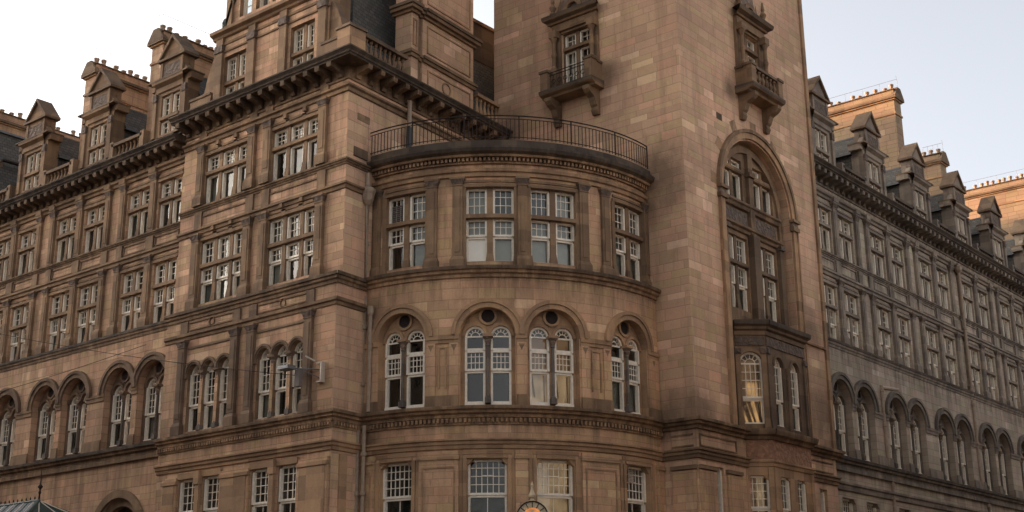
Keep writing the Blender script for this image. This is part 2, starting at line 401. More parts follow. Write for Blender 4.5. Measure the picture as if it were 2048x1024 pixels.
def light(Fm, G, u0, u1, z0, z1, d, cols, rows, arch=False, wf=.085, bars=True, dep=.09, bw=.028):
    """one glazed light: white timber frame, glazing bars and a pane"""
    W = 'white_paint'; top = z1
    if arch:
        r = (u1-u0)/2; top = z1-r; uc = (u0+u1)/2
        Fm.ring(uc, top, r-wf, r, d-.02, d+dep, W, n=12)
    else: Fm.box(u0, u1, d-.02, d+dep, z1-wf, z1, W)
    Fm.box(u0, u0+wf, d-.02, d+dep+.06, z0, top-(0 if arch else wf), W); Fm.box(u1-wf, u1, d-.02, d+dep+.06, z0, top-(0 if arch else wf), W)
    Fm.box(u0+wf, u1-wf, d-.02, d+dep, z0, z0+wf, W)
    if bars:
        for i in range(1, cols):
            x = u0+wf+(u1-u0-2*wf)*i/cols
            Fm.box(x-bw/2, x+bw/2, d-.01, d+.035, z0+wf, top-(0 if arch else wf), W, top=False, bot=False)
        for j in range(1, rows):
            z = z0+wf+(top-z0-wf)*j/rows
            Fm.box(u0+wf, u1-wf, d-.01, d+.03, z-bw/2, z+bw/2, W)
    if arch:
        Fm.box(u0+wf, u1-wf, d-.01, d+.05, top-.03, top+.03, W)
        if bars:
            Fm.ring(uc, top, r*.42, r*.42+bw, d-.01, d+.033, W, n=8)
            for a in (.18, .34, .5, .66, .82):
                t = pi*a; c_, s_ = -cos(t), sin(t)
                px, pz = -s_*bw/2*-1, -c_*bw/2*-1
                P = lambda rr, sg: (uc+rr*c_+sg*s_*bw/2, d+.032, top+rr*s_-sg*c_*bw/2)
                Fm.face([P(r*.44, -1), P(r*.44, 1), P(r-wf, 1), P(r-wf, -1)], W)
    us = Fm.fr.seg(u0+.01, u1-.01)
    for a, b in zip(us[:-1], us[1:]): G.face([(a, d, z0+.01), (b, d, z0+.01), (b, d, top), (a, d, top)], 'glass')
    if arch: G.face([(uc-(r-.01)*cos(pi*i/10), d, top+(r-.01)*sin(pi*i/10)) for i in range(11)], 'glass')
def blindq(B, u0, u1, z0, z1, d, mat):
    us = B.fr.seg(u0, u1)
    for a, b in zip(us[:-1], us[1:]): B.face([(a, d, z0), (b, d, z0), (b, d, z1), (a, d, z1)], mat)

def build_window(spec, S, Fm, G, B, u, seed):
    kind, fr, _, z0, z1, w, k = spec
    rn = random.Random(seed); st = k.get('st', 'trim_brown'); d = k.get('d', -.3)
    bl = k.get('blinds')
    tra = k.get('tra')
    if tra:                        # big arch with two lights and an oculus
        a0_, sp, r, dt, q_, oa, ob, sg, oz, orr = tra; e = .003 if sg > 0 else 0
        S.ring(u, sp, r, r+.24, 0, .1+e, st, n=28); S.ring(u, sp, r+.2, r+.34, 0, .16+e, st, n=28)
        S.wall(u-r-.02, u+r+.02, a0_, sp+r, dt, [(u-oa, u-ob, z0, z1, True), (u+ob, u+oa, z0, z1, True)], st, .2)
        for q in (-q_, q_): S.ring(u+q, sp, (oa-ob)/2, (oa-ob)/2+.12, dt, dt+.07+(.003 if q > 0 else 0), st, n=14)
        S.ring(u, sp+oz, orr, orr+.1, dt, dt+.07, st, 0, 2*pi, 20); S.disc(u, sp+oz, orr, dt+.006, 'iron')
    if k.get('rings'):
        n_ = k['n']; lw_ = (w-(n_-1)*k['mw'])/n_
        for i in range(n_):
            x = u-w/2+lw_/2+i*(lw_+k['mw'])
            S.ring(x, z1-lw_/2, lw_/2, lw_/2+.12, 0, .06+.002*i, st, n=14); S.ring(x, z1-lw_/2, lw_/2+.07, lw_/2+.16, .06, .1+.003*i, st, n=14)
    if k.get('lintel'):
        S.box(u-w/2-.12, u+w/2+.12, 0, .07, z1, z1+.13, st); S.box(u-w/2-.08, u+w/2+.08, 0, .05, z1+.2, z1+.3, st)
    if kind == 'cross':            # stone mullions and transom, n lights
        n, mw_, zt = k['n'], k.get('mw', .2), k['zt']
        lw = (w-(n-1)*mw_)/n; th = .16
        S.box(u-w/2, u+w/2, d-.05, .045 if d > -.4 else d+.3, zt, zt+th, st)
        for i in range(1, n):
            x = u-w/2+i*lw+(i-1)*mw_
            df = d+.2
            S.box(x, x+mw_, d-.05, df, z0, zt, st, top=False); S.box(x, x+mw_, d-.05, df, zt+th, z1, st, bot=False)
            if k.get('foot', True):
                S.box(x-.05, x+mw_+.05, d-.03, df+.06, z0, z0+.42, st, tap=.05)
            if k.get('head', True): S.box(x-.02, x+mw_+.02, df, df+.1, z1-.02, z1+.28, st)
        for i in range(n):
            a = u-w/2+i*(lw+mw_); b = a+lw
            light(Fm, G, a, b, zt+th, z1, d, k.get('cu', 3), k.get('ru', 3))
            zs = k.get('zs')
            if zs:
                light(Fm, G, a, b, zs, zt, d, 3, 2); light(Fm, G, a, b, z0, zs, d-.05, 1, 1)
                if k.get('lower'): pass
            else: light(Fm, G, a, b, z0, zt, d, k.get('cl', 1), k.get('rl', 1))
            c = bl[i] if bl else rn.choice(['', '', 'curtain', 'curtain', 'blind_grey', ''])
            if c == 'half': blindq(B, a+.05, b-.05, z0+(zt-z0)*.45, z1, d-.12, 'blind_grey')
            elif c == 'louvre':
                for q in range(9): B.box(a+.07, b-.07, d+.0, d+.06, zt+th+.08+q*.085, zt+th+.13+q*.085, 'louvre')
            elif c == 'white':
                blindq(B, a+.08, b-.08, z0+.08, zs-.06 if zs else zt, d-.03, 'blind'); blindq(B, a+.05, b-.05, zs or zt, z1, d-.14, 'blind_grey')
            elif c: blindq(B, a+.05, b-.05, z0+.02, z1 if rn.random() < .5 else zt, d-.13-.1*rn.random(), c)
    elif kind == 'arches':         # n round-headed lights between columns
        n, mw_ = k['n'], k.get('mw', .2); lw = (w-(n-1)*mw_)/n; zs = k['zs']; zr = k.get('zr'); spr = z1-lw/2
        for i in range(1, n):
            x = u-w/2+i*lw+(i-1)*mw_+mw_/2; dc = k.get('dc', d+.16); zc = spr-.02
            rr = .065
            S.box(x-.12, x+.12, dc-.12, dc+.12, z0-.02, z0+.2, 'column_stone')
            S.lathe(x, dc, [(rr+.035, z0+.2), (rr+.035, z0+.25), (rr, z0+.3), (rr*.95, zc-.42), (rr+.03, zc-.38), (rr+.01, zc-.32)], k.get('colm', 'column_stone'), 10)
            S.lathe(x, dc, [(rr+.01, zc-.32), (rr+.07, zc-.2), (rr+.06, zc-.15), (rr+.15, zc-.05)], 'carved_brown', 10)
            S.box(x-.2, x+.2, d-.03, dc+.19, zc-.05, zc+.05, st)
            S.box(x-mw_/2, x+mw_/2, d-.08, d+.02, z0, zc, st)
        for i in range(n):
            a = u-w/2+i*(lw+mw_); b = a+lw
            if zr:
                light(Fm, G, a, b, zr, z1, d, 1, 1, arch=True); light(Fm, G, a, b, zs, zr, d, 4 if lw > .75 else 3, 3)
            else: light(Fm, G, a, b, zs, z1, d, 3, 4, arch=True)
            light(Fm, G, a, b, z0, zs, d-.05, 1, 1)
            Fm.box(a, b, d, d+.14, z0-.06, z0+.05, 'white_paint')
            c = bl[i] if bl else rn.choice(['', '', 'curtain', '', 'blind_grey'])
            if c == 'amber_soft':
                blindq(B, a+.04, b-.04, z0+.03, zs-.05, d-.2, c); blindq(B, a+.04, b-.04, zs, z1-.35, d-.2, 'amber_dark')
                B.face([(a+lw*.28, d-.17, z0+.3), (a+lw*.36, d-.17, z0+.3), (a+lw*.22, d-.17, zs-.1), (a+lw*.12, d-.17, zs-.1)], 'drape'); B.face([(a+lw*.8, d-.17, z0+.1), (a+lw*.86, d-.17, z0+.1), (a+lw*.86, d-.17, zs-.1), (a+lw*.78, d-.17, zs-.1)], 'drape')
            elif c: blindq(B, a+.04, b-.04, z0+.03, z0+.8+rn.random()*1.2, d-.2, c)
    elif kind == 'shoulder':       # ground floor sash with shouldered head
        lw = w; zs = k['zs']; sh = k.get('sh', .22)
        for sg, x in ((1, u-w/2), (-1, u+w/2)):
            S.face([(x, -.02, z1), (x, -.02, z1-sh), (x+sg*sh*.3, -.02, z1-sh*.8), (x+sg*sh*.85, -.02, z1-sh*.3), (x+sg*sh, -.02, z1)], st)
            pts = [(x, z1-sh), (x+sg*sh*.3, z1-sh*.8), (x+sg*sh*.85, z1-sh*.3), (x+sg*sh, z1)]
            for (xa, za), (xb, zb) in zip(pts[:-1], pts[1:]): S.face([(xa, -.02, za), (xa, d, za), (xb, d, zb), (xb, -.02, zb)], st)
        light(Fm, G, u-w/2, u+w/2, zs, z1, d, k.get('cols', 6), 4)
        light(Fm, G, u-w/2, u+w/2, z0, zs, d-.05, 2, 1)
        if w > 1.2:
            Fm.box(u-.2, u+.2, d-.005, d+.05, z1-.62, z1-.58, 'white_paint')
            if bl and bl[0] == 'vent':
                for q in range(8): B.box(u-.32, u+.02, d+.04, d+.09, z1-.6+q*.06, z1-.56+q*.06, 'fitting_white')
        if bl and bl[0] != 'vent': blindq(B, u-w/2+.05, u+w/2-.05, z0, z1-.05, d-.25, bl[0])
    elif kind == 'single':
        if k.get('arch'):
            zs = k['zs']; light(Fm, G, u-w/2, u+w/2, zs, z1, d, k.get('cols', 4), 4, arch=True); light(Fm, G, u-w/2, u+w/2, z0, zs, d-.05, 1, 1)
            Fm.box(u-w/2, u+w/2, d, d+.13, z0-.05, z0+.05, 'white_paint')
        else: light(Fm, G, u-w/2, u+w/2, z0, z1, d, k.get('cols', 2), k.get('rows', 5))
        if bl: 
            zs = k.get('zs', z1); blindq(B, u-w/2+.04, u+w/2-.04, z0+.03, zs-.04, d-.25, bl[0]); blindq(B, u-w/2+.04, u+w/2-.04, zs, z1-.3, d-.25, 'amber_dark')
            for q, ww, sh_ in ((.16, .1, .3), (.38, .16, .32), (.62, .08, .3), (.84, .14, .2)):
                B.face([(u-w/2+w*q, d-.2, z0+.05), (u-w/2+w*q+ww, d-.2, z0+.05), (u-w/2+w*q+ww*.8-sh_*.7, d-.2, zs-.08), (u-w/2+w*q-sh_, d-.2, zs-.08)], 'drape')
            for q in (.3, .5, .72): blindq(B, u-w/2+w*q, u-w/2+w*q+.2, zs+.05, zs+.75, d-.22, bl[0])

# ---- shared stone details
def pilaster(m, u, w, d, z0, z1, mat, cap='carved_brown', base=True, bd=None, d0=0.0):
    """d = projection"""
    zb = z0
    if base:
        m.box(u-w/2-.08, u+w/2+.08, d0, d+.08, z0, z0+.38, bd or mat); m.box(u-w/2-.08, u+w/2+.08, d0, d+.08, z0+.38, z0+.54, bd or mat, tap=.075, bot=False)
        zb = z0+.55
    m.box(u-w/2, u+w/2, d0, d, zb, z1-.32, mat, top=False)
    if w > .3: m.box(u-w/2+.1, u+w/2-.1, d, d+.025, zb+.15, z1-.5, mat)
    m.box(u-w/2-.02, u+w/2+.02, d0, d+.03, z1-.34, z1-.3, mat)
    # capital flares upward
    a, b = u-w/2, u+w/2
    for k, (e0, e1, y0, y1) in enumerate(((.0, .09, z1-.3, z1-.08),)):
        m.face([(a-e0, d+e0, y0), (b+e0, d+e0, y0), (b+e1, d+e1, y1), (a-e1, d+e1, y1)], cap)
        m.face([(a-e0, d0, y0), (a-e0, d+e0, y0), (a-e1, d+e1, y1), (a-e1, d0, y1)], cap)
        m.face([(b+e0, d0, y0), (b+e1, d0, y1), (b+e1, d+e1, y1), (b+e0, d+e0, y0)], cap)
    m.box(a-.1, b+.1, d0, d+.1, z1-.08, z1, mat)
def brackets(m, u0, u1, zt, proj_, mat, pitch=.62, h=.4, w=.24, d0=0.0):
    n = max(1, int(round((u1-u0)/pitch)))
    for i in range(n):
        u = u0+(u1-u0)*(i+.5)/n
        D = d0+proj_
        pr = [(d0, zt-h), (d0+.12, zt-h+.02), (d0+.18, zt-h+.16), (D-.18, zt-.22), (D-.03, zt-.2), (D, zt-.1), (D, zt)]
        for k in range(len(pr)-1):
            (a, b), (c, e) = pr[k], pr[k+1]
            m.face([(u-w/2, a, b), (u+w/2, a, b), (u+w/2, c, e), (u-w/2, c, e)], mat)
        for s_ in (-1, 1): m.face([(u+s_*w/2, x, z) for x, z in pr]+[(u+s_*w/2, d0, zt)], mat)
def cornice(name, fr, u0, u1, zt, proj_, top='soot_stone', body='trim_brown', m0=0, m1=0, pitch=.62, bh=.42, parent=HOTEL, bu0=None, bu1=None):
    m = M(fr)
    p = proj_; zb = zt-.30
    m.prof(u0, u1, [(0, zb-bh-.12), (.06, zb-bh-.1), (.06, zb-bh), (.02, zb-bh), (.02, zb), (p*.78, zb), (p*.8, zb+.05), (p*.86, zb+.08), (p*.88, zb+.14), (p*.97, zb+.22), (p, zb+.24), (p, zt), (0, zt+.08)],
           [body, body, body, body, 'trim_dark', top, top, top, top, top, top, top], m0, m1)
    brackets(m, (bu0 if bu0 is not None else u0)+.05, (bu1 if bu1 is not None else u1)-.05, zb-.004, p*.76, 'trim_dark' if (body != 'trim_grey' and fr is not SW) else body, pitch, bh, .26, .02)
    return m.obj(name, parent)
def string(m, u0, u1, zt, h, p, mat, top=None, m0=0, m1=0, st=.3):
    t = top or mat
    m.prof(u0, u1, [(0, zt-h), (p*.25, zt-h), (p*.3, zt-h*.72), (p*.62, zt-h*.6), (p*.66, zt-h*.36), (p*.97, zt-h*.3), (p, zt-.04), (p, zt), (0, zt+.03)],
           [mat]*5+[t, t, t], m0, m1, st=st)
def dentils(m, u0, u1, z0, z1, d, mat, pitch=.16):
    n = int((u1-u0)/pitch)
    for i in range(n):
        a = u0+(u1-u0)*i/n; m.box(a, a+pitch*.55, 0, d, z0, z1, mat)
BAL = [(.05, 0), (.085, .02), (.085, .1), (.05, .14), (.10, .3), (.095, .4), (.05, .56), (.045, .66), (.08, .7), (.085, .8)]
def balustrade(fr, u0, u1, z0, zt, d, mat, dark, parent=HOTEL, pitch=.3, ped=True):
    m = M(fr); h = zt-z0
    m.box(u0, u1, d-.32, d, z0, z0+.2, mat); m.box(u0, u1, d-.34, d+.04, zt-.16, zt, dark)
    n = max(1, int((u1-u0)/pitch)); hh = h-.36
    for i in range(n):
        u = u0+(u1-u0)*(i+.5)/n
        m.lathe(u, d-.16, [(r*1.05, z0+.2+z/.8*hh) for r, z in BAL], mat, 7)
    return m.obj('balustrade', parent)

PILS = []
def pil(fr, u, w, d, z0, z1, mat, cap='carved_brown', base=True, bd=None, extra=()):
    PILS.append((fr, u, w, z0, z1, (d, mat, cap, base, bd, extra)))
def string_obj(fr, fn):
    m = M(fr); fn(m); return m.obj('string_course', HOTEL)
# ---- wing module -------------------------------------------------------------------------------
def wing(side, fr, cs, u0, u1, Z, ash, trm, drk, fl_):
    """Z: dict of heights. One wall mesh, strings, cornice, pilasters, balustrade, windows, dormers"""
    wl = M(fr); tr = wl; ops = []; lw_ = M(fl_); lops = []; ZS = Z['s3']-.45
    step = cs[1]-cs[0]; asp = abs(step)
    sep = 1.24
    for c in cs:
        for s_ in (-1, 1):
            x = c+s_*sep
            if not (u0+.8 < x < u1-.8): continue
            for (zb, zt, zh, zs) in ((Z['s4'], Z['t4'], Z['h4'], None), (Z['s3'], Z['t3'], Z['h3'], Z['m3'])):
                ops.append((x-.85, x+.85, zb, zh))
                window('cross', fr, x, zb, zh, 1.7, n=2, zt=zt, zs=zs, st=trm, d=-.27, lintel=1, cu=2, ru=3)
            # arched floor: deep recess, inner tracery wall
            xa = c+s_*1.28; r = 1.08
            lops.append((xa-r, xa+r, Z['sA'], Z['aS']+r, True, .34))
            window('arches', fl_, xa, Z['sA']+.2, Z['aS']+.38, 1.8, n=2, mw=.2, zs=Z['sA']+1.35, st='trim_sooty' if side == 'left' else 'trim_grey_sooty', d=-.5, dc=-.32, tra=(Z['sA'], Z['aS'], r, -.34, .5, .9, .1, s_, .78, .24))
    lo = Z['lo']
    for c in cs:
        for s_ in (-1, 1):
            x = c+s_*1.3
            if side == 'right' and u0+.8 < x < u1-.8:
                lops.append((x-.75, x+.75, 5.0, 9.05)); window('shoulder', fl_, x, 5.0, 9.05, 1.5, zs=7.65, st=trm, d=-.35)
    if side == 'left':
        lops.append((-52.75, -49.25, 3.0, 8.75, True, .8))
        dr = M(fl_); dr.ring(-51.0, 7.0, 1.75, 2.1, 0, .12, trm); dr.ring(-51.0, 7.0, 1.4, 1.75, -.4, -.12, trm); dr.box(-52.7, -49.3, -.85, -.75, 3, 8.8, 'trim_dark'); dr.obj('entrance_arch', HOTEL)
    wl.wall(u0, u1, ZS, Z['cr']-.3, 0, ops, ash, .4); lw_.wall(u0, u1, 0, ZS, 0, lops, ash, .4)
    for u_ in (u0, u1): lw_.face([(u_, 0, 0), (u_, -.3, 0), (u_, -.3, ZS), (u_, 0, ZS)], ash)
    # dark rooms behind the glass
    for a, b in ((4.4, 9.4), (10.9, 15), (Z['s3']-.1, Z['h3']+.2), (Z['s4']-.1, Z['h4']+.2)):
        wl.face([(u0, -1.3, a), (u1, -1.3, a), (u1, -1.3, b), (u0, -1.3, b)], 'room')
    def stc(f): string_obj(fr, f)
    def f1(t): string(t, u0, u1, 10.95, .45, .36, trm, drk, st=99); t.box(u0, u1, 0, .14, 10.3, 10.5, trm, top=False)
    string_obj(fl_, f1)
    string_obj(fl_, lambda t: (string(t, u0, u1, Z['s3']-.13, .4, .14, trm, drk), t.face([(u0, 0, Z['s3']-.1), (u1, 0, Z['s3']-.1), (u1, -.3, Z['s3']-.09), (u0, -.3, Z['s3']-.09)], drk)))
    stc(lambda t: string(t, u0, u1, Z['s4']-.03, .22, .16, trm))
    stc(lambda t: t.prof(u0, u1, [(0, Z['h3']+.42), (.1, Z['h3']+.44), (.12, Z['h3']+.58), (.2, Z['h3']+.62), (.2, Z['h3']+.72), (0, Z['h3']+.75)], trm))
    stc(lambda t: t.prof(u0, u1, [(0, Z['h4']+.5), (.1, Z['h4']+.52), (.12, Z['h4']+.64), (.22, Z['h4']+.7), (.22, Z['h4']+.8), (0, Z['h4']+.84)], trm))
    if side == 'right':
        string_obj(fl_, lambda t: t.prof(u0, u1, [(0, 9.35), (.1, 9.4), (.12, 9.6), (.2, 9.66), (.2, 9.76), (0, 9.8)], trm))
    # spandrel panels between the string and the entablature
    for c in cs:
        for s_ in (-1, 1):
            x = c+s_*sep
            if not (u0+.8 < x < u1-.8): continue
            a, b, z0_, z1_ = x-.9, x+.9, Z['h3']+.84, Z['s4']-.33
            for q in ((a, b, z1_-.06, z1_), (a, b, z0_, z0_+.06), (a, a+.06, z0_, z1_), (b-.06, b, z0_, z1_)): tr.box(q[0], q[1], 0, .05, q[2], q[3], trm)
    pl = wl
    for c in cs:
        for q, w in ((0, .46), (-asp/2+.62, .4), (asp/2-.62, .4)):
            u = c+q
            if not (u0+.3 < u < u1-.3): continue
            pil(fr, u, w, .14, Z['s3']-.1, Z['h3']+.45, trm, 'carved_dark', True, trm, ((.03, .1, Z['h3']+.78, Z['s4']-.26),))
            pil(fr, u, w, .14, Z['s4']-.01, Z['h4']+.5, trm, 'carved_dark', False, None, ((.04, .26, Z['h4']+.52, Z['h4']+.78),))
        # imposts and piers of the arched floor
        for q, w in ((0, .4), (-asp/2, asp-2*2.36), (asp/2, 0)):
            if w <= 0: continue
            u = c+q
            if not (u0+.2 < u < u1-.2): continue
            a, b = max(u0, u-w/2), min(u1, u+w/2)
            lw_.box(a-.05, b+.05, 0, .09, Z['aS']-.12, Z['aS']+.02, trm); lw_.box(a-.02, b+.02, 0, .05, Z['aS']-.3, Z['aS']-.12, trm, top=False)
            lw_.box(a-.05, b+.05, 0, .1, 10.98, 11.5, trm, tap=.03)
    lw_.obj('wing_wall', HOTEL)
    wl.obj('wing_wall', HOTEL)
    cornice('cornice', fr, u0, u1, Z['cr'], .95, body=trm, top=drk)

def merge(a, b):
    k = len(a.v); a.v += b.v; a.f += [[i+k for i in f] for f in b.f]; a.uv += b.uv; a.m += b.m; a.sm += b.sm

def dormer(fr, u, z0, dz, ash, trm, drk, back):
    """stone dormer front with mullioned window, block and steep pediment; slate roof behind"""
    root = M(fr); D = -.35
    w = 1.28
    zE = 28.85+dz
    root.wall(u-w, u+w, z0, zE, D, [(u-.72, u+.72, z0+.1, z0+2.15)], trm, .35)
    for s_ in (-1, 1):
        root.box(u+s_*(w-.14)-.13, u+s_*(w-.14)+.13, D, D+.1, z0, z0+1.9, trm); root.box(u+s_*(w-.14)-.15, u+s_*(w-.14)+.15, D, D+.14, z0+1.9, z0+2.3, 'carved_dark')
        # scroll buttress at the foot
        a = u+s_*w; root.face([(a, D, z0), (a+s_*.42, D, z0), (a+s_*.3, D, z0+.35), (a+s_*.05, D, z0+.8), (a, D, z0+1.2)], trm)
        root.face([(a+s_*.42, D, z0), (a+s_*.42, D-.3, z0), (a+s_*.3, D-.3, z0+.35), (a+s_*.3, D, z0+.35)], trm)
        root.face([(a+s_*.3, D, z0+.35), (a+s_*.3, D-.3, z0+.35), (a+s_*.05, D-.3, z0+.8), (a+s_*.05, D, z0+.8)], trm)
        # stone cheek then slate cheek
        root.face([(a, D, z0), (a, D-.7, z0), (a, D-.7, zE), (a, D, zE)], trm)
        root.face([(a, D-.7, z0-.6), (a, back, z0-.6), (a, back, z0+1.8+dz*2), (a, D-.7, z0+1.8+dz*2)], 'slate')
    root.prof(u-w, u+w, [(D, zE-.55), (D+.08, zE-.5), (D+.08, zE-.25), (D+.28, zE-.12), (D+.3, zE), (D-.3, zE+.02)], trm, -1, 1, base=D)
    root.box(u-w-.3, u+w+.3, D-.75, D+.3, zE+.025, zE+.1, drk)
    for s_ in (-1, 1): root.box(*(sorted((u+s_*w, u+s_*(w+.28)))), D-.7, D+.02, zE-.3, zE+.02, trm)
    b = .86; zb = zE+.1; zt = zb+1.0
    root.box(u-b, u+b, D-.62, D+.03, zb, zt, trm)
    root.box(u-b+.15, u+b-.15, D+.03, D+.05, zb+.15, zt-.22, 'carved_dark')
    for s_ in (-1, 1): root.box(u+s_*(b-.07)-.09, u+s_*(b-.07)+.09, D+.03, D+.09, zb, zt-.05, trm)
    # side scrolls of the block
    for s_ in (-1, 1):
        root.face([(u+s_*b, D-.02, zb), (u+s_*(b+.38), D-.02, zb), (u+s_*(b+.3), D-.02, zb+.22), (u+s_*(b+.06), D-.02, zb+.5), (u+s_*b, D-.02, zb+.8)], trm)
        root.face([(u+s_*b, D-.3, zb), (u+s_*(b+.38), D-.3, zb), (u+s_*(b+.3), D-.3, zb+.22), (u+s_*(b+.06), D-.3, zb+.5), (u+s_*b, D-.3, zb+.8)], trm)
        root.face([(u+s_*(b+.38), D-.02, zb), (u+s_*(b+.38), D-.3, zb), (u+s_*(b+.3), D-.3, zb+.22), (u+s_*(b+.3), D-.02, zb+.22)], trm)
        root.face([(u+s_*(b+.3), D-.02, zb+.22), (u+s_*(b+.3), D-.3, zb+.22), (u+s_*(b+.06), D-.3, zb+.5), (u+s_*(b+.06), D-.02, zb+.5)], trm)
    # pediment: eaves slab and steep stone roof
    e = 1.06; zp = zt; ap = zp+1.32
    root.box(u-e, u+e, D-.75, D+.18, zp-.001, zp+.12, drk)
    root.face([(u-e+.12, D+.04, zp+.12), (u+e-.12, D+.04, zp+.12), (u, D+.04, ap-.14)], trm)
    for s_ in (-1, 1):
        A, Bp = (u+s_*(e), zp+.12), (u, ap); A2, B2 = (u+s_*(e-.16), zp+.12), (u, ap-.2)
        root.face([(A[0], D+.18, A[1]), (Bp[0], D+.18, Bp[1]), (B2[0], D+.18, B2[1]), (A2[0], D+.18, A2[1])], drk)
        root.face([(A2[0], D+.18, A2[1]), (B2[0], D+.18, B2[1]), (B2[0], D+.04, B2[1]), (A2[0], D+.04, A2[1])], drk)
        root.face([(A[0], D+.18, A[1]), (A[0], D-.75, A[1]), (Bp[0], D-.75, Bp[1]), (Bp[0], D+.18, Bp[1])], drk)
    root.face([(u-e, D-.75, zp+.12), (u+e, D-.75, zp+.12), (u, D-.75, ap)], drk)
    root.face([(u-w, -1.0, z0), (u+w, -1.0, z0), (u+w, -1.0, z0+2.3), (u-w, -1.0, z0+2.3)], 'room')
    dm = root.obj('dormer', HOTEL)
    # slate roof running back
    rf = M(fr); zr = z0+3.35+dz*1.2; ze = z0+1.8+dz*2; er = w+.22; f0 = D-.62
    for s_ in (-1, 1):
        rf.face([(u+s_*er, f0, ze), (u+s_*er, back, ze), (u+s_*.35, back, zr), (u+s_*.35, f0, zr)], 'slate', uv=[(0, 0), (back-f0, 0), (back-f0, 1.5), (0, 1.5)])
        rf.face([(u+s_*er, f0, ze), (u+s_*er, back, ze), (u+s_*er, back, ze-.12), (u+s_*er, f0, ze-.12)], 'lead')
        rf.face([(u+s_*(er), f0, ze-.12), (u+s_*(er), back, ze-.12), (u+s_*(w), back, ze-.12), (u+s_*(w), f0, ze-.12)], 'iron')
    rf.box(u-.38, u+.38, back, f0, zr-.02, zr+.06, 'lead')
    o = bpy.data.objects.new('dormer_roof', rf.mesh('dormer_roof')); COL.objects.link(o); place(o, fr.mat, dm)
    window('cross', fr, u, z0+.1, z0+2.15, 1.44, n=2, mw=.18, zt=z0+.86, st=trm, d=-.6, foot=False, head=False, cu=2, ru=3, cl=2, rl=2)

def chimney(fr, u, w, d0, d1, z0, z1, ash, pots, two=True):
    """long stack across the roof: ends gabled, pots in a row along d"""
    m = M(fr)
    h = w/2
    m.box(u-h, u+h, d1, d0, z0, z1-.75, ash, back=True)
    m.box(u-h-.06, u+h+.06, d1-.06, d0+.06, z1-1.75, z1-1.62, 'trim_warm', back=True)
    for (e, a, b, mt) in ((.1, z1-.75, z1-.66, 'trim_warm'), (.2, z1-.66, z1-.52, 'trim_dark'), (.02, z1-.52, z1-.06, ash), (.1, z1-.06, z1, 'trim_dark')):
        m.box(u-h-e, u+h+e, d1-e, d0+e, a, b, mt, back=True)
    # small gablet on each end
    for dd, s_ in ((d0, 1), (d1, -1)):
        q = dd+s_*.2
        m.face([(u-h-.2, q, z1-.5), (u+h+.2, q, z1-.5), (u+h*.45, q, z1+.16), (u-h*.45, q, z1+.16)], 'trim_dark')
        for k in (-1, 1): m.face([(u+k*(h+.2), q, z1-.5), (u+k*(h+.2), q-s_*.3, z1-.5), (u+k*h*.45, q-s_*.3, z1+.16), (u+k*h*.45, q, z1+.16)], 'trim_dark')
        m.face([(u-h*.45, q, z1+.16), (u+h*.45, q, z1+.16), (u+h*.45, q-s_*.3, z1+.16), (u-h*.45, q-s_*.3, z1+.16)], 'trim_dark')
    st = m.obj('chimney_stack', HOTEL)
    L = d0-d1; n = pots; pm = None; rp = random.Random(int(u*7))
    for i in range(n):
        if rp.random() < .08: continue
        dd = d1+L*(i+.5+.3*(rp.random()-.5))/n
        p = M(Flat(0, 0, 0)); p.lathe(0, 0, [(.15, 0), (.13, .05), (.12, .3), (.15, .33), (.16, .42), (.11, .44)], 'clay_pot', 9)
        if pm is None: pm = p.mesh('chimney_pot')
        o = bpy.data.objects.new('chimney_pot', pm); COL.objects.link(o)
        w_ = fr.world(u, dd, z1); place(o, Matrix.Translation(w_) @ Matrix.Rotation(.06*(rp.random()-.5), 4, 'X') @ Matrix.Diagonal((1, 1, .8+.5*rp.random(), 1)), st)
    # thin safety rail above the pots
    g = M(fr)
    g.tube([(u+.3, d1, z1+.95), (u+.3, d0, z1+.95), (u-.2, d0+.15, z1+.95)], .012, 'steel_wire', 4)
    for i in range(5):
        dd = d1+L*i/4; g.tube([(u+.3, dd, z1), (u+.3, dd, z1+.95)], .01, 'steel_wire', 4)
    o = bpy.data.objects.new('guard_wire', g.mesh('guard_wire')); COL.objects.link(o); place(o, fr.mat, st)
    return st

# ---- left wing
ZL = dict(s4=21.05, t4=22.38, h4=23.4, s3=16.5, t3=18.2, m3=17.45, h3=19.4, sA=11.0, aS=13.62, cr=25.08, lo=0)
CL = [-50.5-6.07*i for i in range(6)]
wing('left', LW, CL, -84.0, -48.05, ZL, 'ashlar_brown', 'trim_brown', 'soot_stone', Flat(0, 34.45, 0))
for i, c in enumerate(CL[:5]):
    u = -50.3-6.02*i
    dormer(LW, u, 26.0, 0, 'ashlar_brown', 'trim_brown', 'trim_dark', -6.0)
    balustrade(LW, u-6.02+1.75, u-1.75, 25.2, 26.5, -.1, 'trim_brown', 'trim_dark')
    for q in (-1.75, 1.75):
        m = M(LW); m.box(u+q-.16, u+q+.16, -.5, -.06, 25.16, 26.6, 'trim_brown'); m.obj('balustrade_pier', HOTEL)
for x, d0_, d1_, zt_, n_ in ((-53.3, -1.75, -5.3, 33.0, 8), (-59.32, -1.75, -5.3, 33.0, 8), (-71.4, -2.6, -9.0, 33.9, 12)):
    chimney(LW, x-.45, .95, d0_, d1_, 25.5, zt_, 'ashlar_brown', n_)
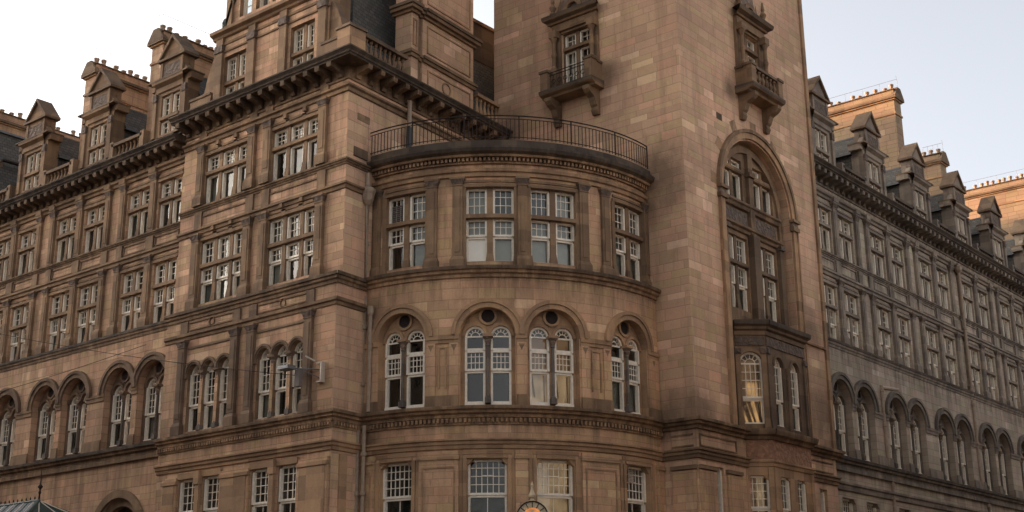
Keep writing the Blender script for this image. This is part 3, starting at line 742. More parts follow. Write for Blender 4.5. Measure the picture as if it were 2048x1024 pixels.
# main roofs (low, behind the dormers)
m = M(LW); m.face([(-84, -.9, 25.2), (-48, -.9, 25.2), (-48, -6.5, 29.6), (-84, -6.5, 29.6)], 'slate', uv=[(0, 0), (36, 0), (36, 7), (0, 7)])
m.face([(-84, -6.5, 29.6), (-48, -6.5, 29.6), (-48, -13, 25.2), (-84, -13, 25.2)], 'slate'); m.face([(-84, 0, 25.1), (-48, 0, 25.1), (-48, -14, 25.1), (-84, -14, 25.1)], 'lead')
m.box(-84, -48.2, -14, -13.6, 0, 25.1, 'ashlar_brown', back=True); m.face([(-84, 0, 0), (-84, -14, 0), (-84, -14, 25.1), (-84, 0, 25.1)], 'ashlar_brown')
m.obj('roof', HOTEL)

m = M(LW)
m.face([(-65.7, -.7, 25.4), (-65.7, -11, 25.4), (-67.6, -11, 30.95), (-67.6, -.7, 30.95)], 'slate', uv=[(0, 0), (10, 0), (10, 6), (0, 6)])
m.face([(-65.7, -.7, 25.4), (-67.6, -.7, 30.95), (-69.5, -.7, 25.4)], 'slate'); m.face([(-69.5, -.7, 25.4), (-69.5, -11, 25.4), (-67.6, -11, 30.95), (-67.6, -.7, 30.95)], 'slate')
m.box(-67.75, -67.45, -11, -.7, 30.93, 31.05, 'lead'); m.box(-66.6, -66.35, -11, -.8, 28.85, 28.95, 'iron')
m.obj('side_roof', HOTEL)
# ---- right wing
ZR = dict(s4=21.4, t4=22.78, h4=23.78, s3=16.85, t3=18.5, m3=17.7, h3=19.7, sA=11.0, aS=13.72, cr=25.75, lo=0)
CR = [60.6+6.32*i for i in range(7)]
wing('right', RW, CR, 57.0, 102.0, ZR, 'ashlar_grey', 'trim_grey', 'soot_stone', Flat(-28.35, 0, pi/2))
for i, c in enumerate(CR):
    u = 60.72+6.3*i
    dormer(RW, u, 26.35, .35, 'ashlar_grey', 'trim_grey', 'trim_dark', -6.0)
    balustrade(RW, u+1.75, u+6.3-1.75, 25.85, 27.0, -.1, 'trim_grey', 'soot_stone')
    for q in (-1.75, 1.75):
        m = M(RW); m.box(u+q-.16, u+q+.16, -.5, -.06, 25.8, 27.1, 'trim_grey'); m.obj('balustrade_pier', HOTEL)
chimney(RW, 77.1, 1.0, -2.7, -7.6, 26, 37.0, 'ashlar_gold', 9)
chimney(RW, 83.4, 1.0, -2.5, -3.9, 26, 34.4, 'ashlar_gold', 3)
chimney(RW, 96.5, 1.0, -.4, -6.6, 26, 36.0, 'ashlar_gold', 14)
m = M(RW); m.face([(57, -.9, 25.9), (102, -.9, 25.9), (102, -6.5, 30.2), (57, -6.5, 30.2)], 'slate', uv=[(0, 0), (45, 0), (45, 7), (0, 7)])
m.face([(57, -6.5, 30.2), (102, -6.5, 30.2), (102, -13, 25.9), (57, -13, 25.9)], 'slate'); m.face([(57, 0, 25.78), (102, 0, 25.78), (102, -14, 25.78), (57, -14, 25.78)], 'lead')
m.box(57, 102, -14, -13.6, 0, 25.7, 'ashlar_grey', back=True); m.face([(102, 0, 0), (102, -14, 0), (102, -14, 25.7), (102, 0, 25.7)], 'ashlar_grey')
m.obj('roof', HOTEL)

# ---- corner pavilion ---------------------------------------------------------------------------
A0, A1 = -48.05, -37.2
pw = M(PV); ops = []; lo_ = M(PL); lops = []
GC = [-44.9, -40.35]
for c, cg in zip(GC, (-45.1, -40.45)):
    ops += [(c-1.5, c+1.5, 21.4, 23.7), (c-1.5, c+1.5, 16.75, 19.65)]
    window('cross', PV, c, 21.4, 23.7, 3.0, n=3, mw=.22, zt=22.75, zs=None, st='trim_brown', d=-.25, lintel=1)
    window('cross', PV, c, 16.75, 19.65, 3.0, n=3, mw=.22, zt=18.4, zs=17.75, st='trim_brown', d=-.25, lintel=1)
    for i in (-1, 0, 1): lops.append((c+i*1.02-.41, c+i*1.02+.41, 11.1, 14.0, True))
    window('arches', PL, c, 11.1, 14.0, 2.86, n=3, mw=.2, zs=12.2, st='trim_sooty', d=-.28, dc=-.08, rings=1)
    for s_ in (-1, 1):
        x = cg+s_*.81; lops.append((x-.52, x+.52, 5.0, 9.08)); window('shoulder', PL, x, 5.0, 9.08, 1.04, zs=7.72, sh=.12, cols=3, st='trim_warm', d=-.2)
    tr = lo_
    tr.box(c-1.9, c-1.46, 0, .08, 13.4, 13.6, 'trim_brown'); tr.box(c+1.46, c+1.9, 0, .08, 13.4, 13.6, 'trim_brown')
    tr.box(c-1.5, c+1.5, 0, .05, 14.68, 14.76, 'trim_dark')
    tr.box(cg-1.42, cg+1.42, 0, .07, 9.1, 9.34, 'trim_warm')
    for x in (c-.62, c+.62):
        for z in (23.72, 19.68): pw.box(x-.1, x+.1, .0, .16, z+.31, z+.5, 'trim_brown')
    tr.box(cg-.13, cg+.13, 0, .14, 5, 8.8, 'trim_warm', top=False); tr.box(cg-.17, cg+.17, 0, .2, 8.8, 9.36, 'trim_warm')
    for m_, z0_, z1_ in ((pw, 20.3, 20.85), (lo_, 15.5, 15.9)):
        for q in ((c-1.5, c+1.5, z1_-.06, z1_), (c-1.5, c+1.5, z0_, z0_+.06)): m_.box(q[0], q[1], 0, .05, q[2], q[3], 'trim_brown')
    tr.ring(c, 15.7, .14, .19, 0, .05, 'trim_brown', 0, 2*pi, 16)
pw.wall(A0, A1, 16.1, 25.4, 0, ops, 'ashlar_brown', .4, 'trim_brown')
lo_.wall(A0, A1, 0, 16.1, 0, lops, 'ashlar_brown', .4, 'trim_brown')
lo_.face([(A1, 0, 0), (A1, -.3, 0), (A1, -.3, 16.4), (A1, 0, 16.4)], 'ashlar_tower'); lo_.face([(A0, 0, 16.4), (A1, 0, 16.4), (A1, -.35, 16.45), (A0, -.35, 16.45)], 'trim_dark')
for m_, a, b in ((lo_, 4.4, 9.4), (lo_, 10.9, 15), (pw, 16.6, 19.9), (pw, 21.2, 24)): m_.face([(A0, -1.3, a), (A1-.1, -1.3, a), (A1-.1, -1.3, b), (A0, -1.3, b)], 'room')
pw.face([(A0, 0, 16), (A0, -.6, 16), (A0, -.6, 25.4), (A0, 0, 25.4)], 'ashlar_brown'); lo_.face([(A0, 0, 0), (A0, -.9, 0), (A0, -.9, 16.4), (A0, 0, 16.4)], 'ashlar_brown')
for a, b in ((-47.5, -46.55), (-43.68, -41.9), (-38.95, -37.3)):
    lo_.box(a, b, 0, .1, 4.5, 9.2, 'ashlar_bay'); lo_.box(a+.1, b-.1, .1, .13, 4.8, 8.85, 'trim_warm'); lo_.box(a-.04, b+.04, 0, .16, 8.9, 9.04, 'trim_warm')
pw.obj('pavilion_wall', HOTEL); lo_.obj('pavilion_wall', HOTEL)
MI = 1.087
def two(fr, a, b, m0, m1, which):
    fw_, al = (PL, a) if which == 0 else (fr, a-.3)
    def f(t):
        string(t, al, b, 10.95, .4, .3, 'trim_warm', 'trim_brown', m0, m1); dentils(t, al, b, 10.38, 10.52, .12, 'trim_warm'); t.box(al, b, 0, .05, 10.3, 10.56, 'trim_warm')
    string_obj(fw_, f)
    string_obj(fw_, lambda t: t.prof(al, b, [(0, 9.42), (.06, 9.44), (.08, 9.56), (.14, 9.6), (.16, 9.7), (.22, 9.74), (.22, 9.8), (0, 9.84)], 'trim_warm', m0, m1))
    string_obj(fw_, lambda t: string(t, al, b, 16.42, .42, .22, 'trim_brown', 'trim_dark', m0, m1))
    string_obj(fw_, lambda t: t.prof(al, b, [(0, 15.1), (.05, 15.12), (.07, 15.24), (.15, 15.28), (.16, 15.4), (0, 15.43)], 'trim_brown', m0, m1))
    string_obj(fr, lambda t: string(t, a, b, 21.3, .24, .16, 'trim_brown', None, m0, m1))
    string_obj(fr, lambda t: t.prof(a, b, [(0, 20.0), (.07, 20.02), (.1, 20.14), (.18, 20.18), (.18, 20.26), (0, 20.29)], 'trim_brown', m0, m1))
    bb = 10.6 if m0 else b
    string_obj(fr, lambda t: t.prof(a, bb, [(0, 24.25), (.08, 24.28), (.1, 24.42), (.2, 24.47), (.2, 24.56), (0, 24.6)], 'trim_brown', m0, m1))
two(PV, A0, A1, 0, MI, 0)
for u in (-46.68, -43.15, -42.1, -38.6):
    pil(PV, u, .46, .16, 21.33, 24.25, 'trim_brown', 'carved_dark', True, None, ((.02, .08, 24.6, 24.95),))
    pil(PV, u, .46, .16, 16.53, 20.0, 'trim_brown', 'carved_dark', True, None, ((.02, .08, 20.29, 21.06),))
    pil(PL, u-.05, .44, .16, 10.98, 15.1, 'trim_sooty', 'carved_dark', True, None, ((.02, .08, 15.43, 15.95),))
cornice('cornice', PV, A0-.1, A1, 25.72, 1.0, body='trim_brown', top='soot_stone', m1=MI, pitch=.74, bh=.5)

# pavilion side wall (turns away along the street to the tower)
sw = M(SW); S1 = 10.6
sw.wall(0, S1, 0, 25.4, 0, [], 'ashlar_tower')
sw.box(.42, 1.25, 0, .06, 21.55, 21.95, 'trim_dark'); sw.box(.6, 1.35, -.02, .02, 23.2, 23.5, 'trim_brown'); sw.box(.1, .5, 0, .08, 4.5, 9.3, 'trim_warm')
sw.obj('pavilion_side_wall', HOTEL)
two(SW, 0, 2.2, -MI, 0, 1)
cornice('cornice', SW, 0, S1, 25.72, 1.0, body='trim_brown', top='soot_stone', m0=-MI, pitch=.8, bh=.5)
balustrade(SW, .55, 3.6, 25.8, 27.15, .15, 'trim_brown', 'trim_dark')
balustrade(SW, 8.75, S1, 25.8, 27.3, .15, 'trim_warm', 'trim_warm')
m = M(PV); m.box(-37.75, -37.0, -.7, .22, 25.75, 27.1, 'trim_warm'); m.box(-37.82, -36.93, -.77, .29, 27.1, 27.25, 'trim_dark', tap=.04); m.obj('corner_pedestal', HOTEL)
# solid parapet towards the gable
m = M(PV); m.box(-39.0, -37.75, -.4, -.05, 25.75, 26.9, 'trim_brown'); m.box(-39.05, -37.72, -.45, 0.0, 26.9, 27.02, 'trim_dark'); m.obj('parapet', HOTEL); m = M(PV); m.box(-48.0, -46.5, -.4, -.05, 25.75, 26.8, 'trim_brown'); m.box(-48.05, -46.5, -.45, 0.0, 26.8, 26.92, 'trim_dark'); m.obj('parapet', HOTEL)

# big gable front over the pavilion
g = M(PV); D = -.2; GO = []
for c in (-45.05, -40.45):
    GO.append((c-.78, c+.78, 25.95, 28.5)); window('cross', PV, c, 25.95, 28.5, 1.56, n=2, mw=.2, zt=27.1, st='trim_brown', d=-.55, cu=3, ru=4, cl=2, rl=2, foot=False, head=False)
GO += [(-44.9, -44.0, 30.25, 33.0), (-43.75, -42.85, 30.25, 33.0), (-42.6, -41.7, 30.25, 33.0)]
for x in (-44.45, -43.3, -42.15): window('single', PV, x, 30.25, 33.0, .9, cols=2, rows=5, d=-.55)
g.wall(-46.45, -38.75, 25.7, 29.8, D, GO[:2], 'ashlar_brown', .35, 'trim_brown')
g.wall(-45.2, -40.0, 29.8, 33.2, D, GO[2:], 'ashlar_brown', .35, 'trim_brown')
g.face([(-45.2, D, 29.8), (-45.85, D, 29.9), (-45.2, D, 31.3)], 'ashlar_brown'); g.face([(-45.2, D, 31.3), (-44.2, D, 33.2), (-45.2, D, 33.2)], 'ashlar_brown') if False else None
g.face([(-40.0, D, 29.8), (-39.35, D, 29.9), (-40.0, D, 31.3)], 'ashlar_brown')
g.face([(-45.2, D, 33.2), (-40, D, 33.2), (-42.6, D, 39)], 'ashlar_brown')
for s_, x0 in ((-1, -45.9), (1, -39.3)):
    # raked coping
    a = (x0, 29.95); b = (-42.6, 39.4) 
    g.face([(a[0], D+.12, a[1]), (b[0], D+.12, b[1]), (b[0], D+.12, b[1]-.5), (a[0]-s_*.2, D+.12, a[1])], 'trim_dark')
    g.face([(a[0], D+.12, a[1]), (a[0], D-.5, a[1]), (b[0], D-.5, b[1]), (b[0], D+.12, b[1])], 'copper_green')
    xe = -46.45 if s_ < 0 else -38.75
    g.face([(xe, D, 25.7), (xe, D-1.2, 25.7), (xe, D-1.2, 29.8), (xe, D, 29.8)], 'trim_brown')
    g.lathe(x0, D-.05, [(.05, 29.9), (.2, 30.05), (.24, 30.25), (.16, 30.45), (.05, 30.55)], 'copper_green', 8)
    # scrolled foot of the gable
    k = 1 if s_ > 0 else -1
    pts = [(xe, 25.9), (xe+k*1.25, 25.9), (xe+k*1.2, 26.6), (xe+k*.85, 27.2), (xe+k*.62, 28.0), (xe+k*.25, 28.8), (xe, 29.0)]
    g.face([(x, D-.08, z) for x, z in pts], 'trim_brown')
    for (xa, za), (xb, zb) in zip(pts[1:-1], pts[2:]): g.face([(xa, D-.08, za), (xa, D-.45, za), (xb, D-.45, zb), (xb, D-.08, zb)], 'trim_dark')
for x in (-46.1, -43.8, -41.65, -39.1):
    g.box(x-.24, x+.24, D, D+.14, 25.75, 28.75, 'trim_brown', top=False); g.box(x-.28, x+.28, D, D+.2, 28.75, 29.1, 'carved_dark'); g.box(x-.24, x+.24, D, D+.14, 29.1, 29.45, 'trim_brown')
g.prof(-46.5, -38.7, [(D, 28.72), (D+.06, 28.74), (D+.06, 28.82), (D, 28.85)], 'trim_brown', base=D)
g.prof(-46.5, -38.7, [(D, 29.1), (D+.05, 29.12), (D+.08, 29.22), (D, 29.25)], 'trim_brown', base=D)
g.prof(-46.6, -38.6, [(D, 29.45), (D+.12, 29.5), (D+.16, 29.6), (D+.34, 29.68), (D+.36, 29.82), (D-.4, 29.86)], ['trim_brown']*4+['trim_dark'], base=D)
for x in (-45.55, -39.9, -41.35): g.box(x-.2, x+.2, D, D+.12, 29.88, 33, 'trim_brown')
g.face([(-46.4, -1.4, 25.9), (-38.8, -1.4, 25.9), (-38.8, -1.4, 29), (-46.4, -1.4, 29)], 'room'); g.face([(-45.1, -1.4, 30), (-40, -1.4, 30), (-40, -1.4, 33.2), (-45.1, -1.4, 33.2)], 'room')
g.obj('gable', HOTEL)
# steep mansard
m = M(Flat(0, 0, 0))
def q3(pts, mat, uv=None): m.face([(x, y, z) for x, y, z in [(a, b, c) for a, b, c in pts]], mat, uv)
def W(x, y, z): return (x, -y, z)
X0, X1, Y0, Y1, ZB, ZT = -47.6, -38.3, 35.6, 46.4, 25.75, 43.5
ins = 3.2
c0 = [(X0, Y0), (X1, Y0), (X1-.9, Y1), (X0, Y1)]; c1 = [(X0+ins, Y0+ins), (X1-ins, Y0+ins), (X1-ins-.9, Y1-ins), (X0+ins, Y1-ins)]
for i in range(4):
    a, b = c0[i], c0[(i+1) % 4]; c, d_ = c1[(i+1) % 4], c1[i]
    L = math.hypot(b[0]-a[0], b[1]-a[1])
    m.face([(a[0], -a[1], ZB), (b[0], -b[1], ZB), (c[0], -c[1], ZT), (d_[0], -d_[1], ZT)], 'slate', uv=[(0, 0), (L, 0), (L-ins, 18), (ins, 18)])
m.face([(x, -y, ZT) for x, y in c1], 'lead')
m.fr = Flat(0, 0, 0)
m.obj('mansard_roof', HOTEL)
# side chimney stack on the wall head
c = M(SW)
c.box(4.64, 8.45, -.8, .12, 25.8, 46, 'ashlar_tower'); c.box(3.85, 4.33, -.8, .12, 25.8, 46, 'ashlar_tower'); c.box(4.33, 4.64, -.75, .02, 25.8, 46, 'trim_brown')
for z, e, hh in ((27.3, .1, .16), (27.46, .17, .14), (29.45, .12, .14), (29.59, .26, .16), (29.75, .34, .14)):
    mt = 'trim_brown' if hh != .14 or z < 29.7 else 'trim_dark'
    c.box(4.64-.02, 8.45+e, -.9, .12+e, z, z+hh, mt); c.box(3.85-e, 4.33, -.9, .12+e, z, z+hh, mt); c.box(4.33, 4.62, -.8, .02+e, z, z+hh, mt)
for a, b, z0_, z1_ in ((4.95, 8.2, 27.85, 29.2), (4.95, 8.2, 30.3, 34), (3.95, 4.24, 27.9, 29.2), (5.0, 8.2, 26.15, 27.05)):
    for q in ((a, b, z1_-.07, z1_), (a, b, z0_, z0_+.07), (a, a+.07, z0_+.07, z1_-.07), (b-.07, b, z0_+.07, z1_-.07)): c.box(q[0], q[1], .12, .16, q[2], q[3], 'trim_warm')
c.ring(6.4, 26.6, .25, .33, .12, .17, 'trim_warm', 0, 2*pi, 16)
c.obj('side_chimney_stack', HOTEL)
# slate roof and stone upstand seen between that stack and the tower
m = M(Flat(0, 0, 0))
m.face([(-39.3, -43.8, 25.9), (-39.3, -60, 25.9), (-40.2, -60, 31.0), (-40.2, -43.8, 31.0)], 'slate', uv=[(0, 0), (16, 0), (16, 6), (0, 6)])
m.box(-41.6, -40.1, -60, -44.2, 30.6, 32.62, 'soot_stone', back=True); m.box(-41.7, -40.0, -60, -44.1, 32.62, 32.8, 'trim_dark', back=True)
m.obj('rear_roof', HOTEL)

# downpipe on the side wall, with hopper further down on the bay corner
def pipe(fr, pts, r, mat, collars=(), label=None):
    m = M(fr); m.tube(pts, r, mat, 8)
    for (u, d, z) in collars: m.lathe(u, d, [(r+.005, z-.09), (r+.035, z-.08), (r+.035, z+.06), (r+.005, z+.08)], mat, 8)
    o = m.obj('downpipe', HOTEL)
    if label: o['label'] = label
m = M(SW); m.tube([(3.6, .3, 25.0), (3.6, .3, 23.75)], .1, 'pipe_paint', 8); m.tube([(3.6, .3, 23.75), (3.58, .3, 21.6)], .13, 'pipe_dark', 8); m.obj('downpipe', HOTEL, 'straight pale pipe turning dark lower down')

# ---- round bay ---------------------------------------------------------------------------------
b0, b1 = -1.0, 97.5
bw = M(BL); tr = bw; pl = bw; ops = []
WA = [13.3, 38.6, 57.2, 83.2]
ll = ['', ''], ['', ''], ['amber_soft', 'amber_soft'], ['curtain', 'curtain']
SPR = 13.77
for i, a in enumerate(WA):
    u = deg(BL, a); r = 1.06
    ops.append((u-r, u+r, 11.0, SPR+r, True, .3))
    window('arches', BL, u, 11.15, SPR+.41, 1.86, n=2, mw=.22, zs=12.42, zr=13.22, st='trim_warm', d=-.42, dc=-.18, blinds=ll[i], tra=(11.0, SPR, r, -.3, .52, .93, .11, i % 2, .8, .27))
GW = [(12.3, 1.42, 'room'), (38.4, 1.5, None), (57.2, 1.5, 'amber_soft'), (85.0, 1.45, 'vent')]  # third window: amber sheet glows in place of a gold reflection in the glass
for a, w, bl in GW:
    u = deg(BL, a); ops.append((u-w/2, u+w/2, 5.0, 9.0))
    window('shoulder', BL, u, 5.0, 9.0, w, zs=7.68, st='trim_warm', d=-.35, blinds=[bl] if bl else None)
    for k, (e, dd) in enumerate(((.0, .07), (.16, .03))):
        for s_ in (-1, 1):
            x = u+s_*(w/2+.02+e+.07); tr.box(x-.07, x+.07, 0, dd, 5, 9.02+e, 'trim_warm')
        tr.box(u-w/2-.02-e, u+w/2+.02+e, 0, dd, 9.02+e, 9.14+e, 'trim_warm')
u0, u1 = deg(BL, b0), deg(BL, b1)
bw.wall(u0, u1, 0, 16.2, 0, ops, 'ashlar_bay', .4, 'trim_warm')
for a, b in ((4.4, 9.4), (10.9, 15)):
    us = BL.seg(u0+.3, u1-.3, .6)
    for x, y in zip(us[:-1], us[1:]): bw.face([(x, -1.4, a), (y, -1.4, a), (y, -1.4, b), (x, -1.4, b)], 'room')
def f1(t): string(t, u0, u1, 10.95, .4, .45, 'trim_warm', 'trim_brown'); dentils(t, u0, u1, 10.36, 10.52, .16, 'trim_warm', .17); t.box(u0, u1, 0, .07, 10.28, 10.36, 'trim_warm')
string_obj(BL, f1)
string_obj(BL, lambda t: t.prof(u0, u1, [(0, 9.36), (.08, 9.38), (.1, 9.5), (.16, 9.54), (.16, 9.64), (.24, 9.68), (.24, 9.74), (0, 9.78)], 'trim_warm'))
string_obj(BL, lambda t: string(t, u0, u1, 16.48, .42, .3, 'trim_warm', 'trim_dark'))
# ground pilaster strips with sunk panels, arch-floor imposts
for a, b in ((-.8, 5.6), (19.8, 30.8), (45.9, 49.3), (64.6, 76.4), (93.8, 97.3)):
    x, y = deg(BL, a), deg(BL, b)
    pl.box(x, y, 0, .12, 4.6, 9.3, 'ashlar_bay'); pl.box(x-.04, y+.04, 0, .19, 8.98, 9.1, 'trim_warm')
    if y-x > .6:
        for q in ((x+.12, y-.12, 8.66, 8.72), (x+.12, x+.18, 5, 8.66), (y-.18, y-.12, 5, 8.66)): pl.box(q[0], q[1], .12, .155, q[2], q[3], 'trim_warm')
for a, b in ((-.5, 5.9), (21.2, 30.8), (46.4, 49.4), (65.0, 75.4), (91.0, 97.3)):
    x, y = deg(BL, a), deg(BL, b)
    pl.box(x, y, -.02, .1, SPR-.16, SPR+.02, 'trim_warm'); pl.box(x, y, -.02, .06, SPR-.3, SPR-.16, 'trim_warm', top=False)
    pl.box(x, y, 0, .13, 10.98, 11.42, 'trim_brown', tap=.02)
    ws = [(x, x+.42), (y-.42, y)] if y-x > 1 else [(x, y)]
    for (p_, q_) in ws:
        pl.box(p_+.03, q_-.03, 0, .06, 11.42, SPR-.3, 'ashlar_bay', top=False)
        c_ = (p_+q_)/2; pl.face([(c_-.12, .065, SPR-.36), (c_+.12, .065, SPR-.36), (c_, .065, SPR-.62)], 'trim_brown')
    if y-x > 1:
        for q in ((x+.5, y-.5, SPR-.5, SPR-.44), (x+.5, x+.56, 11.7, SPR-.5), (y-.56, y-.5, 11.7, SPR-.5)): pl.box(q[0], q[1], 0, .05, q[2], q[3], 'trim_warm')
bw.obj('round_bay_wall', HOTEL)
# upper storey of the bay
bw = M(BU); tr = M(BU); pl = bw; ops = []
UW = [(12.5, 1.86, ['louvre', 'curtain']), (39.2, 1.94, ['white', 'blind_grey']), (58.7, 1.94, ['blind_grey', 'blind_grey']), (88.1, 1.96, ['curtain', 'curtain'])]
for a, w, bl in UW:
    u = deg(BU, a); ops.append((u-w/2, u+w/2, 16.82, 19.92))
    window('cross', BU, u, 16.82, 19.92, w, n=2, mw=.24, zt=18.62, zs=17.9, st='trim_brown', d=-.3, blinds=bl, lintel=1)
u0, u1 = deg(BU, b0), deg(BU, b1)
bw.wall(u0, u1, 16.2, 21.4, 0, ops, 'ashlar_bay', .4, 'trim_brown')
us = BU.seg(u0+.3, u1-.3, .6)
for x, y in zip(us[:-1], us[1:]): bw.face([(x, -1.3, 16.6), (y, -1.3, 16.6), (y, -1.3, 20.2), (x, -1.3, 20.2)], 'room')
for a in (1.9, 21.8, 29.6, 48.9, 68.5, 76.6, 99.0):
    if a > 97: a = 96.9
    pil(BU, deg(BU, a), .4 if a != 48.9 else .36, .13, 16.5, 20.32, 'trim_brown', 'carved_dark')
for a, w, bl in UW:
    for s_ in (-1, 1):
        x = deg(BU, a)+s_*(w/2+.08); pl.box(x-.09, x+.09, 0, .05, 17.05, 19.92, 'trim_brown'); pl.box(x-.16, x+.16, 0, .16, 16.5, 17.05, 'trim_brown', tap=.05)
bw.obj('round_bay_wall', HOTEL)
tr.prof(u0, u1, [(0, 20.34), (.1, 20.36), (.12, 20.5), (.2, 20.54), (.22, 20.66), (0, 20.7)], 'trim_warm')
dentils(tr, u0, u1, 20.98, 21.12, .2, 'trim_warm', .17); tr.box(u0, u1, 0, .1, 20.9, 20.98, 'trim_warm')
tr.prof(u0, u1, [(.0, 21.13), (.3, 21.14), (.34, 21.22), (.5, 21.3), (.56, 21.42), (.56, 21.5), (.32, 21.53), (.32, 21.82), (.0, 21.84)],
        ['trim_warm', 'trim_warm', 'trim_dark', 'soot_stone', 'soot_stone', 'soot_stone', 'soot_stone', 'soot_stone'])
tr.obj('bay_cornice', HOTEL)
m = M(BU)
for x, y in zip(us[:-1], us[1:]): m.face([(x, .3, 21.8), (y, .3, 21.8), (y*.5+u1*.25, -7.0, 21.8), (x*.5+u1*.25, -7.0, 21.8)], 'lead')
m.obj('terrace_floor', HOTEL)
# iron railing round the terrace
g = M(BU); ur = BU.seg(deg(BU, 0), deg(BU, 95.5), .25)
for z, r in ((22.86, .028), (22.72, .018), (21.93, .018)): g.tube([(x, .36, z) for x in ur], r, 'iron', 5)
n = 78
for i in range(n+1):
    x = ur[0]+(ur[-1]-ur[0])*i/n; big = i % 13 == 0
    g.box(x-(.022 if big else .011), x+(.022 if big else .011), .36-(.022 if big else .011), .36+(.022 if big else .011), 21.84, 22.86 if big else 22.72, 'iron', top=False, bot=False)
g.obj('terrace_railing', HOTEL)
# corner downpipes
pB = Flat(0, 0, 0)
def wp(a, rr, z): return (CX+rr*sin(R(a)), -(CY-rr*cos(R(a))), z)
m = M(pB); x, y, _ = wp(1.2, 8.18, 0)
m.tube([(x, y, 21.0), (x, y, 20.4)], .1, 'pipe_paint', 8)
m.lathe(x, y, [(.12, 20.4), (.33, 20.3), (.33, 20.18), (.28, 20.05), (.24, 19.8), (.1, 19.6)][::-1], 'pipe_paint', 8)
m.tube([(x, y, 19.6), (x-.02, y-.05, 16.55), (x-.12, y-.35, 16.4), (x-.12, y-.35, 16.0), (x-.1, y-.12, 15.8), (x-.1, y-.12, 11.1)], .075, 'pipe_paint', 8)
for z in (18.0, 14.5, 12.2): m.lathe(x-.07, y-.08, [(.08, z-.08), (.115, z-.07), (.115, z+.07), (.08, z+.08)], 'pipe_paint', 8)
m.obj('downpipe', HOTEL)
m = M(pB); x2, y2, _ = wp(3.4, 8.16, 0)
m.tube([(x2, y2, 15.0), (x2, y2, 11.05)], .085, 'pipe_paint', 8); m.lathe(x2, y2, [(.09, 14.9), (.14, 15.0), (.14, 15.25), (.1, 15.3)], 'pipe_paint', 8)
m.obj('downpipe', HOTEL)
for k, (dx, aa) in enumerate(((0, .8), (0, 3.0))):
    m = M(pB); x2, y2, _ = wp(aa, 8.3, 0); m.tube([(x2, y2, 10.5), (x2, y2, .5)], .08, 'pipe_paint', 8)
    for z in (9.7-k*.3, 7.9, 5.0): m.lathe(x2, y2, [(.085, z-.08), (.12, z-.07), (.12, z+.07), (.085, z+.08)], 'pipe_paint', 8)
    m.obj('downpipe', HOTEL)

# ---- tower -------------------------------------------------------------------------------------
TX0, TX1, TY0, TY1, TH = -38.25, -27.77, 45.0, 57.0, 46.0
tw = M(TL)
tw.wall(TX0, TX1, 0, TH, 0, [(-34.0, -32.5, 27.0, 29.75)], 'ashlar_tower', .4, 'trim_brown')
tw.face([(-34.4, -1.2, 26.8), (-32.2, -1.2, 26.8), (-32.2, -1.2, 30), (-34.4, -1.2, 30)], 'room')
tw.face([(TX0, 0, 0), (TX0, -12, 0), (TX0, -12, TH), (TX0, 0, TH)], 'ashlar_tower'); tw.face([(TX0, -12, 0), (TX1, -12, 0), (TX1, -12, TH), (TX0, -12, TH)], 'ashlar_tower')
tw.face([(TX0, 0, TH), (TX1, 0, TH), (TX1, -12, TH), (TX0, -12, TH)], 'slate')
tw.obj('tower_wall', HOTEL)
AC, AR, ASP = 51.15, 3.05, 21.5
t2 = M(TR)
t2.wall(TY0, TY1, 0, TH, 0, [(AC-AR, AC+AR, 10.95, ASP+AR, True, .75), (50.3, 52.1, 27.0, 30.05), (46.35, 46.9, 5.0, 9.15), (55.2, 55.9, 5.0, 9.1)], 'ashlar_tower', .4, 'ashlar_tower')
for q in ((46.2, 47.1, 4.8, 9.3), (50, 52.4, 26.8, 30.2), (55, 56.1, 4.8, 9.3)): t2.face([(q[0], -1.2, q[2]), (q[1], -1.2, q[2]), (q[1], -1.2, q[3]), (q[0], -1.2, q[3])], 'room')
t2.obj('tower_wall', HOTEL)
window('cross', TL, -33.25, 27.0, 29.75, 1.5, n=2, mw=.2, zt=28.85, st='trim_brown', d=-.3, foot=False, head=False, cu=2, ru=2, cl=2, rl=3)
window('cross', TR, 51.2, 27.0, 30.05, 1.7, n=2, mw=.22, zt=29.2, st='trim_brown', d=-.3, foot=False, head=False, cu=2, ru=2, cl=2, rl=3)
window('single', TR, 46.62, 5.0, 9.15, .55, cols=1, rows=6, d=-.25); window('single', TR, 55.55, 5.0, 9.1, .7, cols=1, rows=2, d=-.3)
# tall arched recess: roll moulding, inner order, screen of windows
tr = M(TR)
tr.ring(AC, ASP, AR+.06, AR+.34, 0, .1, 'trim_warm', n=36); tr.ring(AC, ASP, AR+.34, AR+.5, 0, .17, 'trim_brown', n=36)
# voussoirs
for i in range(19):
    t = pi*(i+.5)/19
    P = lambda r_, q: (AC-r_*cos(q), .004, ASP+r_*sin(q))
    if i % 3 == 0: tr.face([P(AR+.5, t-.07), P(AR+1.0, t-.07), P(AR+1.0, t+.07), P(AR+.5, t+.07)], 'trim_warm')
for s_ in (-1, 1):
    x = AC+s_*(AR+.2)
    tr.box(x-.16, x+.16, 0, .12, 10.98, ASP-.5, 'trim_warm'); tr.box(x+s_*.2-.04, x+s_*.2+.04, 0, .17, 10.98, ASP-.5, 'trim_warm')
    tr.box(x-.3, x+.3, 0, .22, ASP-.5, ASP-.3, 'trim_brown'); tr.box(x-.26, x+.28, 0, .15, ASP-.3, ASP-.08, 'carved_brown'); tr.box(x-.32, x+.34, 0, .26, ASP-.08, ASP+.06, 'trim_brown')
SD = -.45
tr.ring(AC, ASP, 2.55, 2.85, SD-.2, SD+.12, 'trim_brown', n=30)
for s_ in (-1, 1): tr.box(AC+s_*2.7-.15, AC+s_*2.7+.15, SD-.2, SD+.12, 15.8, ASP, 'trim_brown', top=False)
sc_w = M(TR); so = []
